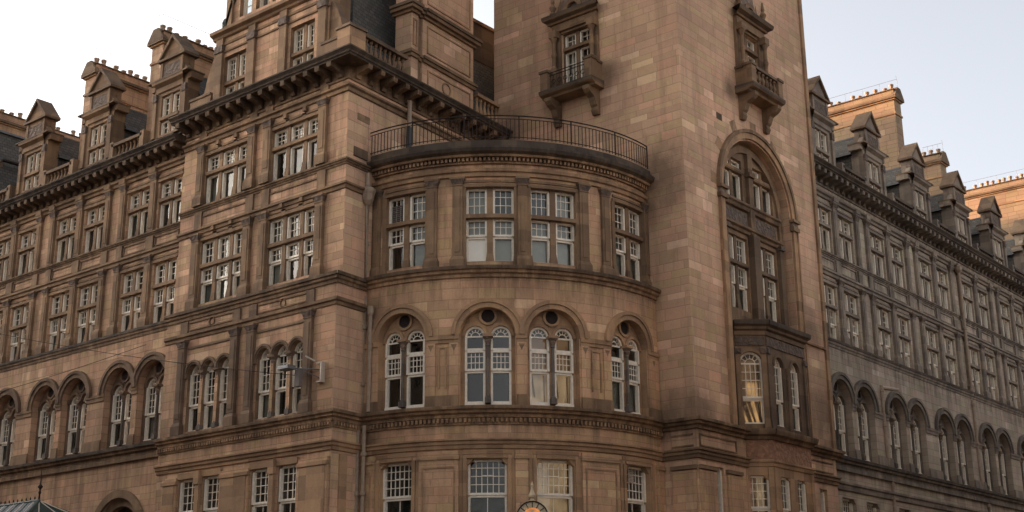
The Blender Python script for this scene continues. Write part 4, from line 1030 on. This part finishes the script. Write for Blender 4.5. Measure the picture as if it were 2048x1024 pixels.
LX = [(48.92, 49.72), (49.95, 50.75), (51.55, 52.35), (52.58, 53.38)]
for c_, k in ((49.84, 0), (52.47, 1)):
    so += [(c_-.92, c_+.92, 16.45, 19.85)]
    window('cross', TR, c_, 16.45, 19.85, 1.84, n=2, mw=.22, zt=18.5, zs=17.6, st='trim_dark', d=-.72, foot=True, head=False)
    so += [(c_-.92+.12*k, c_+.8+.12*k, 21.65, 23.6)]
    window('cross', TR, c_-.06+.12*k, 21.65, 23.6, 1.72, n=2, mw=.2, zt=22.95, st='trim_brown', d=-.72, foot=False, head=False, cu=2, ru=2, cl=1, rl=1)
sc_w.wall(AC-3.1, AC+3.1, 15.6, ASP+3.1, SD, so, 'trim_brown', .3)
sc_w.box(AC-.2, AC+.2, SD, SD+.18, 20.1, 24.0, 'trim_brown'); sc_w.box(AC-.26, AC+.26, SD, SD+.28, 22.9, 23.1, 'trim_brown'); sc_w.box(AC-.28, AC+.28, SD, SD+.3, 16.0, 20.1, 'trim_dark')
for s_ in (-1, 1):
    c_ = AC+s_*1.32
    sc_w.box(c_-.95, c_+.95, SD, SD+.07, 20.42, 21.05, 'carved_dark')
    sc_w.box(c_+s_*1.15-.14, c_+s_*1.15+.14, SD, SD+.2, 16.0, 20.0, 'trim_dark')
    sc_w.box(c_+s_*1.15-.2, c_+s_*1.15+.2, SD, SD+.3, 19.95, 20.15, 'carved_dark')
    sc_w.box(c_-.95, c_+.95, SD, SD+.05, 23.0, 23.15, 'trim_brown')
sc_w.prof(AC-2.6, AC+2.6, [(SD, 20.05), (SD+.1, 20.08), (SD+.14, 20.2), (SD+.26, 20.26), (SD+.28, 20.36), (SD, 20.4)], 'trim_brown', base=SD)
sc_w.prof(AC-2.6, AC+2.6, [(SD, 21.15), (SD+.12, 21.2), (SD+.16, 21.34), (SD+.24, 21.4), (SD+.24, 21.5), (SD, 21.55)], 'trim_brown', base=SD)
for z0_, z1_ in ((16, 20), (21.5, 24)): sc_w.face([(AC-2.6, -1.7, z0_), (AC+2.6, -1.7, z0_), (AC+2.6, -1.7, z1_), (AC-2.6, -1.7, z1_)], 'room')
sc_w.obj('window_screen', HOTEL)
string_obj(TR, lambda t: string(t, TY0, TY1+.3, 10.95, .4, .4, 'trim_brown', 'trim_brown', -1, 0))
string_obj(TR, lambda t: t.prof(TY0, TY1, [(0, 9.36), (.08, 9.38), (.1, 9.5), (.16, 9.54), (.16, 9.64), (.24, 9.68), (.24, 9.74), (0, 9.78)], 'trim_brown', -1, 0))
for q in ((45.15, 48.0, 9.85, 9.91), (45.15, 48.0, 10.3, 10.36), (45.15, 45.21, 9.91, 10.3), (47.94, 48.0, 9.91, 10.3), (54.5, 56.6, 9.85, 9.91), (54.5, 56.6, 10.3, 10.36)): tr.box(q[0], q[1], 0, .05, q[2], q[3], 'trim_brown')
tr.box(45.0+.05, 46.2, 0, .1, 4, 8.9, 'ashlar_bay'); tr.box(45.0, 46.3, 0, .16, 8.95, 9.1, 'trim_brown'); tr.box(47.1, 48.2, 0, .1, 4, 8.9, 'ashlar_bay'); tr.box(47.05, 48.25, 0, .15, 8.95, 9.1, 'trim_brown')
tr.box(56.72, 57.0, 0, .1, 10.98, TH, 'trim_warm'); tr.box(47.9, 48.35, 0, .02, 24.75, 25.05, 'trim_dark')
tr.prof(54.6, TY1-.3, [(0, 15.7), (.1, 15.72), (.12, 15.8), (0, 15.82)], 'trim_warm')
tr.obj('arch_moulding', HOTEL)
string_obj(TL, lambda t: string(t, -29.6, TX1, 10.95, .4, .4, 'trim_brown', 'trim_brown', 0, 1))
string_obj(TL, lambda t: t.prof(-29.6, TX1, [(0, 9.36), (.08, 9.38), (.1, 9.5), (.16, 9.54), (.16, 9.64), (.24, 9.68), (.24, 9.74), (0, 9.78)], 'trim_brown', 0, 1))
m = M(TL)
for q in ((-28.95, -27.95, 9.85, 9.91), (-28.95, -27.95, 10.3, 10.36)): m.box(q[0], q[1], 0, .05, q[2], q[3], 'trim_brown')
m.box(-28.95, -27.85, 0, .1, 4, 8.9, 'ashlar_bay'); m.box(-29.0, -27.8, 0, .16, 8.95, 9.1, 'trim_brown')
m.obj('corner_panel', HOTEL)

def tower_window(fr, u, z0, zt, iron_rail):
    """aedicule round a tower window with its bracketed balcony"""
    s = M(fr); T = 'trim_brown'
    for s_ in (-1, 1):
        x = u+s_*1.08
        s.box(x-.22, x+.22, 0, .12, z0, zt, T)
        s.lathe(x, .3, [(.15, z0+.9), (.15, z0+1.0), (.09, z0+1.1), (.1, z0+1.5), (.13, z0+1.6), (.13, z0+1.7), (.1, z0+1.8), (.09, zt-.5), (.16, zt-.3), (.18, zt-.2), (.1, zt-.15)], T, 10)
        s.box(x-.2, x+.2, 0, .45, zt-.22, zt+.12, T); s.box(x-.2, x+.2, 0, .45, z0, z0+.95, T)
    s.box(u-.85, u+.85, 0, .08, zt, zt+.12, T); s.box(u-1.28, u+1.28, 0, .2, zt+.12, zt+.5, T)
    s.prof(u-1.3, u+1.3, [(0, zt+.5), (.3, zt+.52), (.34, zt+.6), (.55, zt+.68), (.6, zt+.8), (.6, zt+.88), (0, zt+.95)], [T, T, 'trim_dark', 'trim_dark', 'soot_stone', 'soot_stone'], -.5, .5)
    # carved crest with a shell lunette
    zc = zt+.95
    s.ring(u, zc+.1, .3, .52, 0, .28, T, n=14); s.disc(u, zc+.12, .3, .12, 'carved_dark')
    s.box(u-.75, u+.75, 0, .14, zc, zc+1.2, 'carved_brown', tap=.1)
    for s_ in (-1, 1):
        s.lathe(u+s_*1.12, .3, [(.05, zc), (.15, zc+.08), (.08, zc+.2), (.17, zc+.42), (.06, zc+.6), (.1, zc+.7), (.03, zc+1.1)], T, 8)
        s.face([(u+s_*.75, .1, zc), (u+s_*1.1, .1, zc), (u+s_*.95, .1, zc+.5), (u+s_*.75, .1, zc+1.0)], T)
    s.obj('window_aedicule', HOTEL)
    b = M(fr); P = .98; hw = 1.5; zf = z0-.35
    b.prof(u-hw, u+hw, [(0, zf-.3), (P-.3, zf-.28), (P-.25, zf-.2), (P-.06, zf-.14), (P, zf-.05), (P, zf+.06), (0, zf+.08)], [T, T, T, 'trim_dark', 'soot_stone', 'soot_stone'])
    zr = zf+.95
    for s_ in (-1, 1):
        b.box(u+s_*(hw-.24)-.2, u+s_*(hw-.24)+.2, P-.5, P-.08, zf+.07, zr, T); b.box(u+s_*(hw-.24)-.25, u+s_*(hw-.24)+.25, P-.55, P-.03, zr, zr+.12, 'trim_dark')
        b.box(u+s_*(hw-.24)-.12, u+s_*(hw-.24)+.12, 0, P-.5, zf+.07, zr-.02, T); b.box(u+s_*(hw-.24)-.18, u+s_*(hw-.24)+.18, 0, P-.55, zr-.01, zr+.1, 'trim_dark')
    if not iron_rail:
        b.box(u-hw+.45, u+hw-.45, P-.38, P-.1, zr-.05, zr+.08, 'trim_dark'); b.box(u-hw+.45, u+hw-.45, P-.38, P-.12, zf+.07, zf+.2, T)
        for i in range(6):
            x = u-hw+.62+(2*hw-1.24)*i/5; b.lathe(x, P-.24, [(r*1.1, zf+.2+z/.8*(zr-zf-.28)) for r, z in BAL], T, 7)
    # two scrolled brackets under the slab
    for s_ in (-1, 1):
        x = u+s_*(hw-.42); w = .34
        pr = [(0, zf-1.5), (.16, zf-1.5), (.24, zf-1.32), (.2, zf-1.15), (.3, zf-1.05), (.42, zf-.75), (.72, zf-.6), (P-.12, zf-.45), (P-.1, zf-.3)]
        for (a, c_), (e, f_) in zip(pr[:-1], pr[1:]): b.face([(x-w/2, a, c_), (x+w/2, a, c_), (x+w/2, e, f_), (x-w/2, e, f_)], T)
        for k in (-1, 1): b.face([(x+k*w/2, p_, z_) for p_, z_ in pr]+[(x+k*w/2, 0, zf-.3)], T)
    bo = b.obj('balcony', HOTEL)
    if iron_rail:
        r = M(fr)
        for z in (zr+.02, zr-.12, zf+.2): r.tube([(u-hw+.4, P-.28, z), (u+hw-.4, P-.28, z)], .022, 'iron', 5)
        for i in range(13):
            x = u-hw+.5+(2*hw-1.0)*i/12; r.tube([(x, P-.28, zf+.08), (x, P-.28, zr-.1)], .012, 'iron', 4)
            if i % 2 == 0 and i < 12: r.ring(x+(2*hw-1)/24*2, zf+.5, .09, .115, P-.29, P-.27, 'iron', 0, 2*pi, 10)
        o = bpy.data.objects.new('balcony_rail', r.mesh('balcony_rail')); COL.objects.link(o); place(o, fr.mat, bo)
tower_window(TL, -33.25, 27.0, 29.75, True)
tower_window(TR, 51.2, 27.2, 30.05, False)

# ---- oriel in the foot of the tall arch --------------------------------------------------------
p0, p1, p2, p3 = (-27.95, 48.62), (-26.95, 49.52), (-26.95, 52.98), (-27.95, 53.88)
def seg_frame(a, b): return Flat(a[0], a[1], math.atan2(b[1]-a[1], b[0]-a[0])), math.hypot(b[0]-a[0], b[1]-a[1])
SEG = [seg_frame(p0, p1), seg_frame(p1, p2), seg_frame(p2, p3)]
for i, (fr, L) in enumerate(SEG):
    w = M(fr); T = 'trim_brown' if i == 0 else 'trim_dark'; c_ = L/2
    ms = [(-.0, .37), (-.37, .37), (-.37, 0)][i]
    if i != 1:
        ops = [(c_-.5, c_+.5, 11.2, 14.3, True), (c_-.48, c_+.48, 5.0, 9.05)]
        window('single', fr, c_, 11.2, 14.3, 1.0, arch=True, zs=12.3, cols=4, d=-.22, blinds=['amber'])
        window('shoulder', fr, c_, 5.0, 9.05, .96, zs=7.7, cols=4, st='trim_warm', d=-.22, blinds=['amber_soft'])
    else:
        ops = []
        for q in (-.72, .72):
            ops += [(c_+q-.38, c_+q+.38, 11.2, 14.2, True), (c_+q-.4, c_+q+.4, 5.0, 9.05)]
            window('single', fr, c_+q, 11.2, 14.2, .76, arch=True, zs=12.3, cols=3, d=-.22)
            window('shoulder', fr, c_+q, 5.0, 9.05, .8, zs=7.7, cols=3, sh=.14, st='trim_warm', d=-.22)
    w.wall(0, L, 0, 9.7, 0, [o for o in ops if o[2] < 9], 'trim_warm', .3)
    w.wall(0, L, 9.7, 10.6, 0, [], 'carved_warm')
    w.wall(0, L, 10.6, 15.2, 0, [o for o in ops if o[2] > 9], T, .3)
    w.face([(0, -.5, 11), (L, -.5, 11), (L, -.5, 15), (0, -.5, 15)], 'room'); w.face([(0, -.5, 4.8), (L, -.5, 4.8), (L, -.5, 9.3), (0, -.5, 9.3)], 'room')
    m0, m1 = ms
    w.prof(0, L, [(0, 9.4), (.05, 9.42), (.08, 9.55), (.14, 9.6), (.14, 9.68), (0, 9.72)], 'trim_warm', m0, m1)
    w.prof(0, L, [(0, 10.52), (.1, 10.54), (.14, 10.66), (.3, 10.72), (.34, 10.82), (.36, 10.9), (.36, 10.95), (0, 10.98)], 'trim_brown', m0, m1)
    w.prof(0, L, [(0, 15.0), (.06, 15.02), (.06, 15.2), (.18, 15.26), (.2, 15.36), (.34, 15.44), (.36, 15.56), (.36, 15.62), (0, 15.66)], [T, T, T, 'trim_dark', 'trim_dark', 'soot_stone', 'soot_stone', 'soot_stone'], m0, m1)
    w.box(.04, L-.04, 0, .05, 14.55, 14.95, 'carved_dark')
    for x in (.12, L-.12): 
        w.box(x-.11, x+.11, 0, .08, 11.0, 14.5, T); w.box(x-.14, x+.14, 0, .14, 14.2, 14.42, 'carved_dark'); w.box(x-.14, x+.14, 0, .14, 11.0, 11.35, T, tap=.03)
        w.box(x-.1, x+.1, 0, .07, 5, 9.38, 'trim_warm')
    if i == 1:
        w.lathe(c_, .02, [(.12, 11.0), (.12, 11.3), (.08, 11.4), (.075, 13.4), (.15, 13.7), (.15, 13.8)], 'trim_dark', 10)
        for q in (-.72, .72): w.ring(c_+q, 13.82, .38, .5, 0, .06, T, n=14)
    else: w.ring(c_, 13.8, .5, .62, 0, .06, T, n=16)
    w.obj('oriel_wall', HOTEL)
m = M(Flat(0, 0, 0)); m.face([(p0[0], -p0[1], 15.64), (p1[0], -p1[1], 15.64), (p2[0], -p2[1], 15.64), (p3[0], -p3[1], 15.64)], 'lead')
m.obj('oriel_roof', HOTEL)

# right wing downpipes
for i, (u, za, zb) in enumerate(((63.95, 15.2, 11.1), (76.55, 24.6, 16.5), (76.5, 16.2, 11.1), (64.25, 10.4, .3), (77.2, 10.4, .3))):
    m = M(RW); dd = .3
    m.tube([(u, dd, za), (u, dd, zb)], .09, 'pipe_paint' if i != 4 else 'trim_grey', 8)
    for z in (za-.25, (za+zb)/2, zb+.3): m.lathe(u, dd, [(.095, z-.1), (.13, z-.08), (.13, z+.08), (.095, z+.1)], 'pipe_paint', 8)
    if i == 0: m.tube([(63.95, dd, 15.1), (66.2, dd-.1, 15.32)], .1, 'pipe_paint', 8)
    if i == 1: m.lathe(u, dd, [(.1, 24.0), (.22, 24.15), (.24, 24.4), (.1, 24.45)], 'pipe_paint', 8)
    m.obj('downpipe', HOTEL)

# ---- build the windows: the 100 largest in the picture as parts, the rest as one ----------------
def area(sp):
    kind, fr, u, z0, z1, w, k = sp
    c = fr.world(u, 0, (z0+z1)/2)
    pts = [proj(fr.world(u+a*w/2, 0, z)) for a, z in ((-1, z0), (1, z0), (1, z1), (-1, z1))]
    cx, cy = proj(c)
    if not (-40 < cx < 2090 and -60 < cy < 1090): return 0
    if fr is RW and u < 58.6: return 0
    a = 0
    for (x0, y0), (x1, y1) in zip(pts, pts[1:]+pts[:1]): a += x0*y1-x1*y0
    return abs(a)/2
order = sorted(range(len(WIN)), key=lambda i: -area(WIN[i]))
print('windows', len(WIN), 'in view', sum(1 for i in order if area(WIN[i]) > 0), [round(area(WIN[order[j]])) for j in (0, 50, 99, min(120, len(order)-1))])
cache = {}; rest = M(Flat(0, 0, 0))
def to_world(a):
    mt = a.fr.mat; a.v = [tuple(mt @ Vector(v)) for v in a.v]
for rank, i in enumerate(order):
    sp = WIN[i]; kind, fr, u, z0, z1, w, k = sp
    if fr.curved: f2, uu = fr, u
    else: f2, uu = fr.sub(u), 0.0
    var = i % 7
    key = None if fr.curved else (kind, round(z0, 2), round(z1, 2), w, str(k), var)
    if rank < 100 and area(sp) > 0:
        if key not in cache or key is None:
            S, Fm, G, B = M(f2), M(f2), M(f2), M(f2)
            build_window(sp, S, Fm, G, B, uu, i if key is None else var)
            ms = [S.mesh('window') if S.f else None, Fm.mesh('frame'), G.mesh('pane'), B.mesh('blind') if B.f else None]
            if key: cache[key] = ms
        else: ms = cache[key]
        if ms[0]: root = bpy.data.objects.new('window', ms[0])
        else: root = bpy.data.objects.new('window', ms[1])
        COL.objects.link(root); place(root, f2.mat, HOTEL)
        bl_ = (k.get('blinds') or [''])[0]
        if bl_ == 'amber': root['label'] = 'lit window with slanting cream drapes'
        elif bl_ == 'white': root['label'] = 'window with a white blind in its lower left light'
        elif bl_ == 'louvre': root['label'] = 'window with a louvred vent in one light'
        for nm, me in zip(('frame', 'pane', 'blind'), ms[1:]):
            if me is None or (nm == 'frame' and not ms[0]): continue
            o = bpy.data.objects.new(nm, me); COL.objects.link(o); place(o, f2.mat, root)
    else:
        A = M(f2); build_window(sp, A, A, A, A, uu, var); to_world(A); merge(rest, A)
if rest.f:
    o = bpy.data.objects.new('window', rest.mesh('window')); COL.objects.link(o); place(o, Matrix.Identity(4), HOTEL); o['kind'] = 'stuff'

pr_ = sorted(range(len(PILS)), key=lambda i: -area(('p', PILS[i][0], PILS[i][1], PILS[i][3], PILS[i][4], PILS[i][2], {})))
rest = M(Flat(0, 0, 0))
for rank, i in enumerate(pr_):
    fr, u, w, z0, z1, (d, mat, cap, base, bd, extra) = PILS[i]
    f2, uu = (fr, u) if fr.curved else (fr.sub(u), 0.0)
    m = M(f2); pilaster(m, uu, w, d, z0, z1, mat, cap, base, bd)
    for e, dd, a, b in extra: m.box(uu-w/2-e, uu+w/2+e, 0, dd, a, b, mat)
    if rank < 100: m.obj('pilaster', HOTEL)
    else: to_world(m); merge(rest, m)
if rest.f:
    o = bpy.data.objects.new('pilaster', rest.mesh('pilaster')); COL.objects.link(o); place(o, Matrix.Identity(4), HOTEL); o['kind'] = 'stuff'

# ------------------------------------------------------------------ separate things
# lantern over the bay entrance
LA, LR = 49.5, 9.0
lx, ly = CX+LR*sin(R(LA)), CY-LR*cos(R(LA))
T0 = thing('entrance_lantern', 'ornate domed iron and glass lantern glowing orange in front of the round bay', 'lantern', (-30.35, 37.75, 6.2))
fl = Flat(-30.35, 37.75, R(40.5)); ZC = 6.68
g = M(fl); g.ring(0, ZC, .54, .58, -.2, .18, 'iron', 0, 2*pi, 32); g.disc(0, ZC, .5, -.2, 'iron', 32); g.box(-.25, .25, -.18, .18, ZC-.85, ZC-.54, 'iron', back=True); g.obj('lantern_body', T0)
g = M(fl); g.ring(0, ZC, .35, .54, -.1, .13, 'cream_glass', 0, 2*pi, 32); g.obj('glass_rim', T0)
g = M(fl); g.disc(0, ZC, .36, .08, 'lamp_glow', 32); g.box(-.2, .2, .08, .12, ZC-.26, ZC+.16, 'amber_soft'); g.box(-.05, .05, .08, .12, ZC+.19, ZC+.27, 'cream_glass'); g.obj('lamp', T0)
g = M(fl)
for i in range(14):
    a = 2*pi*(i+.5)/14; g.tube([(.34*cos(a), .14, ZC+.34*sin(a)), (.52*cos(a), .14, ZC+.52*sin(a))], .014, 'iron', 4)
g.obj('rib', T0)
g = M(fl); g.lathe(0, 0, [(.13, ZC+.54), (.14, ZC+.6), (.07, ZC+.63), (.06, ZC+.68), (.12, ZC+.72), (.14, ZC+.78), (.08, ZC+.9), (.05, ZC+.98), (.045, ZC+1.1), (.065, ZC+1.15), (.035, ZC+1.22), (.005, ZC+1.3)], 'cream_glass', 10); g.obj('finial', T0)
g = M(fl); g.tube([(0, 0, 6.3), (0, 0, 5.9), (-.9, -1.0, 5.7), (-1.4, -1.55, 5.2)], .05, 'iron', 6); g.tube([(0, 0, 5.9), (-.5, -.6, 5.3), (-1.4, -1.55, 4.6)], .035, 'iron', 6); g.obj('bracket', T0)

# glazed canopy over the left entrance
T1 = thing('entrance_canopy', 'hipped glass and iron canopy with spiked finial over the arched side entrance', 'canopy', (-55.5, 32.5, 6.3))
fc = Flat(0, 31.2, 0); g = M(fc)
xr0, xr1, xe0, xe1, ze, zr, df, db = -62.0, -52.1, -63.2, -51.4, 7.5, 8.45, 1.1, -3.4
def pan(a, b, c, d_, n, mt='lead'):
    for i in range(n):
        t0, t1 = i/n, (i+1)/n
        L = lambda p, q, t: tuple(p[k]+(q[k]-p[k])*t for k in range(3))
        A, B2, C, D2 = L(a, b, t0), L(a, b, t1), L(d_, c, t1), L(d_, c, t0)
        g.face([A, B2, C, D2], mt)
        r.tube([A, D2], .03, 'white_paint' if i % 2 else 'copper_green', 4)
r = M(fc)
pan((xe0, df, ze), (xe1, df, ze), (xr1, 0, zr), (xr0, 0, zr), 26)
pan((xe1, df, ze), (xe1, db, ze), (xr1, 0.001, zr), (xr1, 0, zr), 6, 'copper_green')
g.face([(xe0, db, ze), (xe1, db, ze), (xr1, 0, zr), (xr0, 0, zr)], 'lead')
g.obj('glass_roof', T1)
r.tube([(xr0, 0, zr), (xr1, 0, zr)], .07, 'copper_green', 6); r.tube([(xe1, df, ze), (xr1, 0, zr)], .08, 'copper_green', 6)
r.box(xe0, xe1, df-.1, df+.05, ze-.3, ze+.03, 'copper_green'); r.box(xe1-.1, xe1+.05, db, df-.1, ze-.3, ze+.03, 'copper_green')
for i in range(30):
    x = xr0+(xr1-xr0)*i/29; r.lathe(x, 0, [(.02, zr+.06), (.035, zr+.12), (.01, zr+.2)], 'iron', 5)
for x in (xe0+.5, -57, xe1-.5): r.tube([(x, df-.2, ze-.3), (x, df-.2, 0)], .08, 'iron', 8)
r.obj('canopy_frame', T1)
g = M(fc); g.lathe(xr1, 0, [(.05, zr), (.035, zr+.25), (.07, zr+.34), (.03, zr+.42), (.05, zr+.5), (.12, zr+.58), (.03, zr+.7), (.02, zr+1.2), (.005, zr+1.35)], 'iron', 8); g.obj('finial', T1)

# floodlight and box on the pavilion corner
T2 = thing('floodlight', 'grey floodlight on a bracket arm reaching from the corner pavilion wall', 'floodlight', (-38.7, 34.4, 12.7))
f2 = Flat(0, 34.2, 0)
g = M(f2); g.tube([(-38.0, .02, 12.62), (-38.6, .5, 12.66), (-39.3, .75, 12.8)], .03, 'fitting_grey', 6); g.tube([(-38.0, .02, 12.3), (-38.6, .5, 12.66)], .02, 'fitting_grey', 5); g.obj('bracket_arm', T2)
g = M(f2); g.box(-39.45, -38.8, .5, .95, 12.66, 12.82, 'fitting_grey', back=True, tap=.05); g.obj('lamp_head', T2)
g = M(f2); g.box(-38.75, -38.5, .42, .62, 11.95, 12.62, 'louvre', back=True, tap=.01); g.obj('gear_box', T2)
T3 = thing('cable_bracket', 'cream C shaped metal bracket fixed to the wall beside the pavilion corner', 'bracket', (-37.7, 34.4, 12.3))
g = M(f2); g.box(-37.78, -37.7, .0, .2, 12.08, 12.88, 'fitting_white', back=True); g.box(-37.98, -37.78, .0, .03, 12.1, 12.86, 'room'); g.box(-37.98, -37.78, .03, .2, 12.08, 12.14, 'fitting_white'); g.box(-37.98, -37.78, .03, .2, 12.82, 12.88, 'fitting_white'); g.obj('bracket_plate', T3)
g = M(f2); g.tube([(-37.95, .3, 12.9), (-38.3, .5, 13.12)], .035, 'fitting_white', 6); g.obj('bracket_arm', T3)
# thin overhead wires
def wire(a, b, sag, label):
    g = M(Flat(0, 0, 0)); n = 16; pts = []
    for i in range(n+1):
        t = i/n; pts.append((a[0]+(b[0]-a[0])*t, -(a[1]+(b[1]-a[1])*t), a[2]+(b[2]-a[2])*t-sag*4*t*(1-t)))
    g.tube(pts, .014, 'iron', 4); o = g.obj('overhead_wire'); tag(o, label, 'cable', 'thin cables strung in front of the left facade')
def px(x, y, Y):
    d = rt2*((x-1024)/F)-up2*((y-512)/F)+fw; t = Y/d.y; return (d.x*t, Y, CH+d.z*t)
wire(px(-60, 655, 34.2), px(604, 752, 33.9), .25, 'long thin dark cable running across the left wing down to the floodlight')
wire(px(-60, 800, 34.0), px(292, 689, 34.3), .1, 'short thin cable rising across the left wing arches to the string course')

# lit ceiling lamp seen through the pavilion arch window
g = M(PV)
g.box(-39.75, -39.45, -1.2, -1.1, 13.25, 13.33, 'ceiling_light'); g.box(-39.7, -39.4, -1.15, -1.05, 13.4, 13.46, 'ceiling_light'); g.obj('ceiling_lamp', HOTEL)

# ------------------------------------------------------------------ ground, streets, what stands opposite and added sun blockers
def sheet(name, pts, z, mat, kind='structure'):
    g = M(Flat(0, 0, 0)); g.face([(x, -y, z) for x, y in pts], mat, uv=[(x, y) for x, y in pts]); o = g.obj(name); o['kind'] = kind; return o
sheet('ground', [(-2500, -2500), (2500, -2500), (2500, 2500), (-2500, 2500)], -.02, 'asphalt')
g = M(Flat(0, 0, 0))
g.box(-86, -34, -34.6, -31.2, 0, .13, 'pavement', back=True); g.box(-34.0, -24.4, -102, -31.2, 0, .128, 'pavement', back=True)
o = g.obj('pavement'); o['kind'] = 'structure'
def office(name, label, x0, x1, y0, y1, h, faces):
    T = thing(name, label, 'building', ((x0+x1)/2, (y0+y1)/2, 0))
    for fr, a, b in faces:
        w = M(fr); ops = []; n = int((b-a)/3.2)
        for i in range(n):
            u = a+(b-a)*(i+.5)/n
            k = 0; z = 5.2
            while z+2.4 < h-1.5: ops.append((u-.75, u+.75, z, z+2.2)); z += 3.9
        w.wall(a, b, 0, h, 0, ops, 'office_wall', .3)
        w.prof(a, b, [(0, h-.9), (.3, h-.8), (.6, h-.4), (.7, h-.2), (0, h)], 'trim_warm'); w.prof(a, b, [(0, 4.2), (.25, 4.3), (.3, 4.6), (0, 4.7)], 'trim_warm')
        w.obj('wall', T)
        w = M(fr); w.face([(a, -.3, 4), (b, -.3, 4), (b, -.3, h-1), (a, -.3, h-1)], 'office_glass'); w.obj('window_glass', T)
    w = M(Flat(0, 0, 0)); w.box(x0+.9, x1-.9, -y1+.9, -y0-.9, 0, h-.3, 'office_wall', back=True); w.obj('core', T)
BH = 21
office('office_building', 'long stone office block across the street from the left wing', -150, -34, -4, 14, BH, [(Flat(-34, 14, pi), 0, 116), (Flat(-34, -4, pi/2), 0, 18)])
office('office_building', 'stone office block across the street from the right wing', -6.5, 12, 32, 112, 23, [(Flat(-6.5, 112, -pi/2), 0, 80), (Flat(-6.5, 32, 0), 0, 18.5)])
office('sun_blocker', 'tall pale block added out of view to keep low sun off the hotel', -200, -150, -60, 62, 46, [(Flat(-150, -60, pi/2), 0, 122)])  # unseen block, added to hold the facades in shade from the low sun
office('tall_sun_blocker', 'very tall pale block added out of view to shade the tower and pavilion tops', -225, -201, -80, 22, 64, [(Flat(-201, -80, pi/2), 0, 102)])  # unseen, added to keep direct sun off the upper tower and pavilion
# ------------------------------------------------------------------ light
w = bpy.data.worlds.new('World'); sc.world = w; w.use_nodes = True; nt = w.node_tree; nt.nodes.clear()
EL, SX, SY = R(5), -.971, -.24
sky = nt.nodes.new('ShaderNodeTexSky'); sky.sky_type = 'NISHITA'; sky.sun_disc = False
sky.sun_elevation = EL; sky.sun_rotation = math.atan2(SX, SY); sky.air_density = .4; sky.dust_density = 6.5; sky.ozone_density = .5
bg = nt.nodes.new('ShaderNodeBackground'); bg.inputs[1].default_value = .15
wo = nt.nodes.new('ShaderNodeOutputWorld'); hs = nt.nodes.new('ShaderNodeHueSaturation'); hs.inputs['Saturation'].default_value = .3; nt.links.new(sky.outputs[0], hs.inputs['Color']); nt.links.new(hs.outputs[0], bg.inputs[0]); nt.links.new(bg.outputs[0], wo.inputs[0])
sl = bpy.data.lights.new('sun', 'SUN'); sl.energy = 2.6; sl.angle = R(.5); sl.color = (1.0, .58, .32)
so_ = bpy.data.objects.new('sun', sl); COL.objects.link(so_)
dv = Vector((SX*cos(EL), SY*cos(EL), sin(EL))); so_.rotation_euler = dv.to_track_quat('Z', 'Y').to_euler(); so_.location = (-60, -20, 60)
vs = sc.view_settings; vs.view_transform = 'Standard'; vs.look = 'None'; vs.exposure = 2.68; vs.gamma = 1
sc.cycles.max_bounces = 6; sc.cycles.transparent_max_bounces = 12; sc.cycles.diffuse_bounces = 3
sc.cycles.use_denoising = True
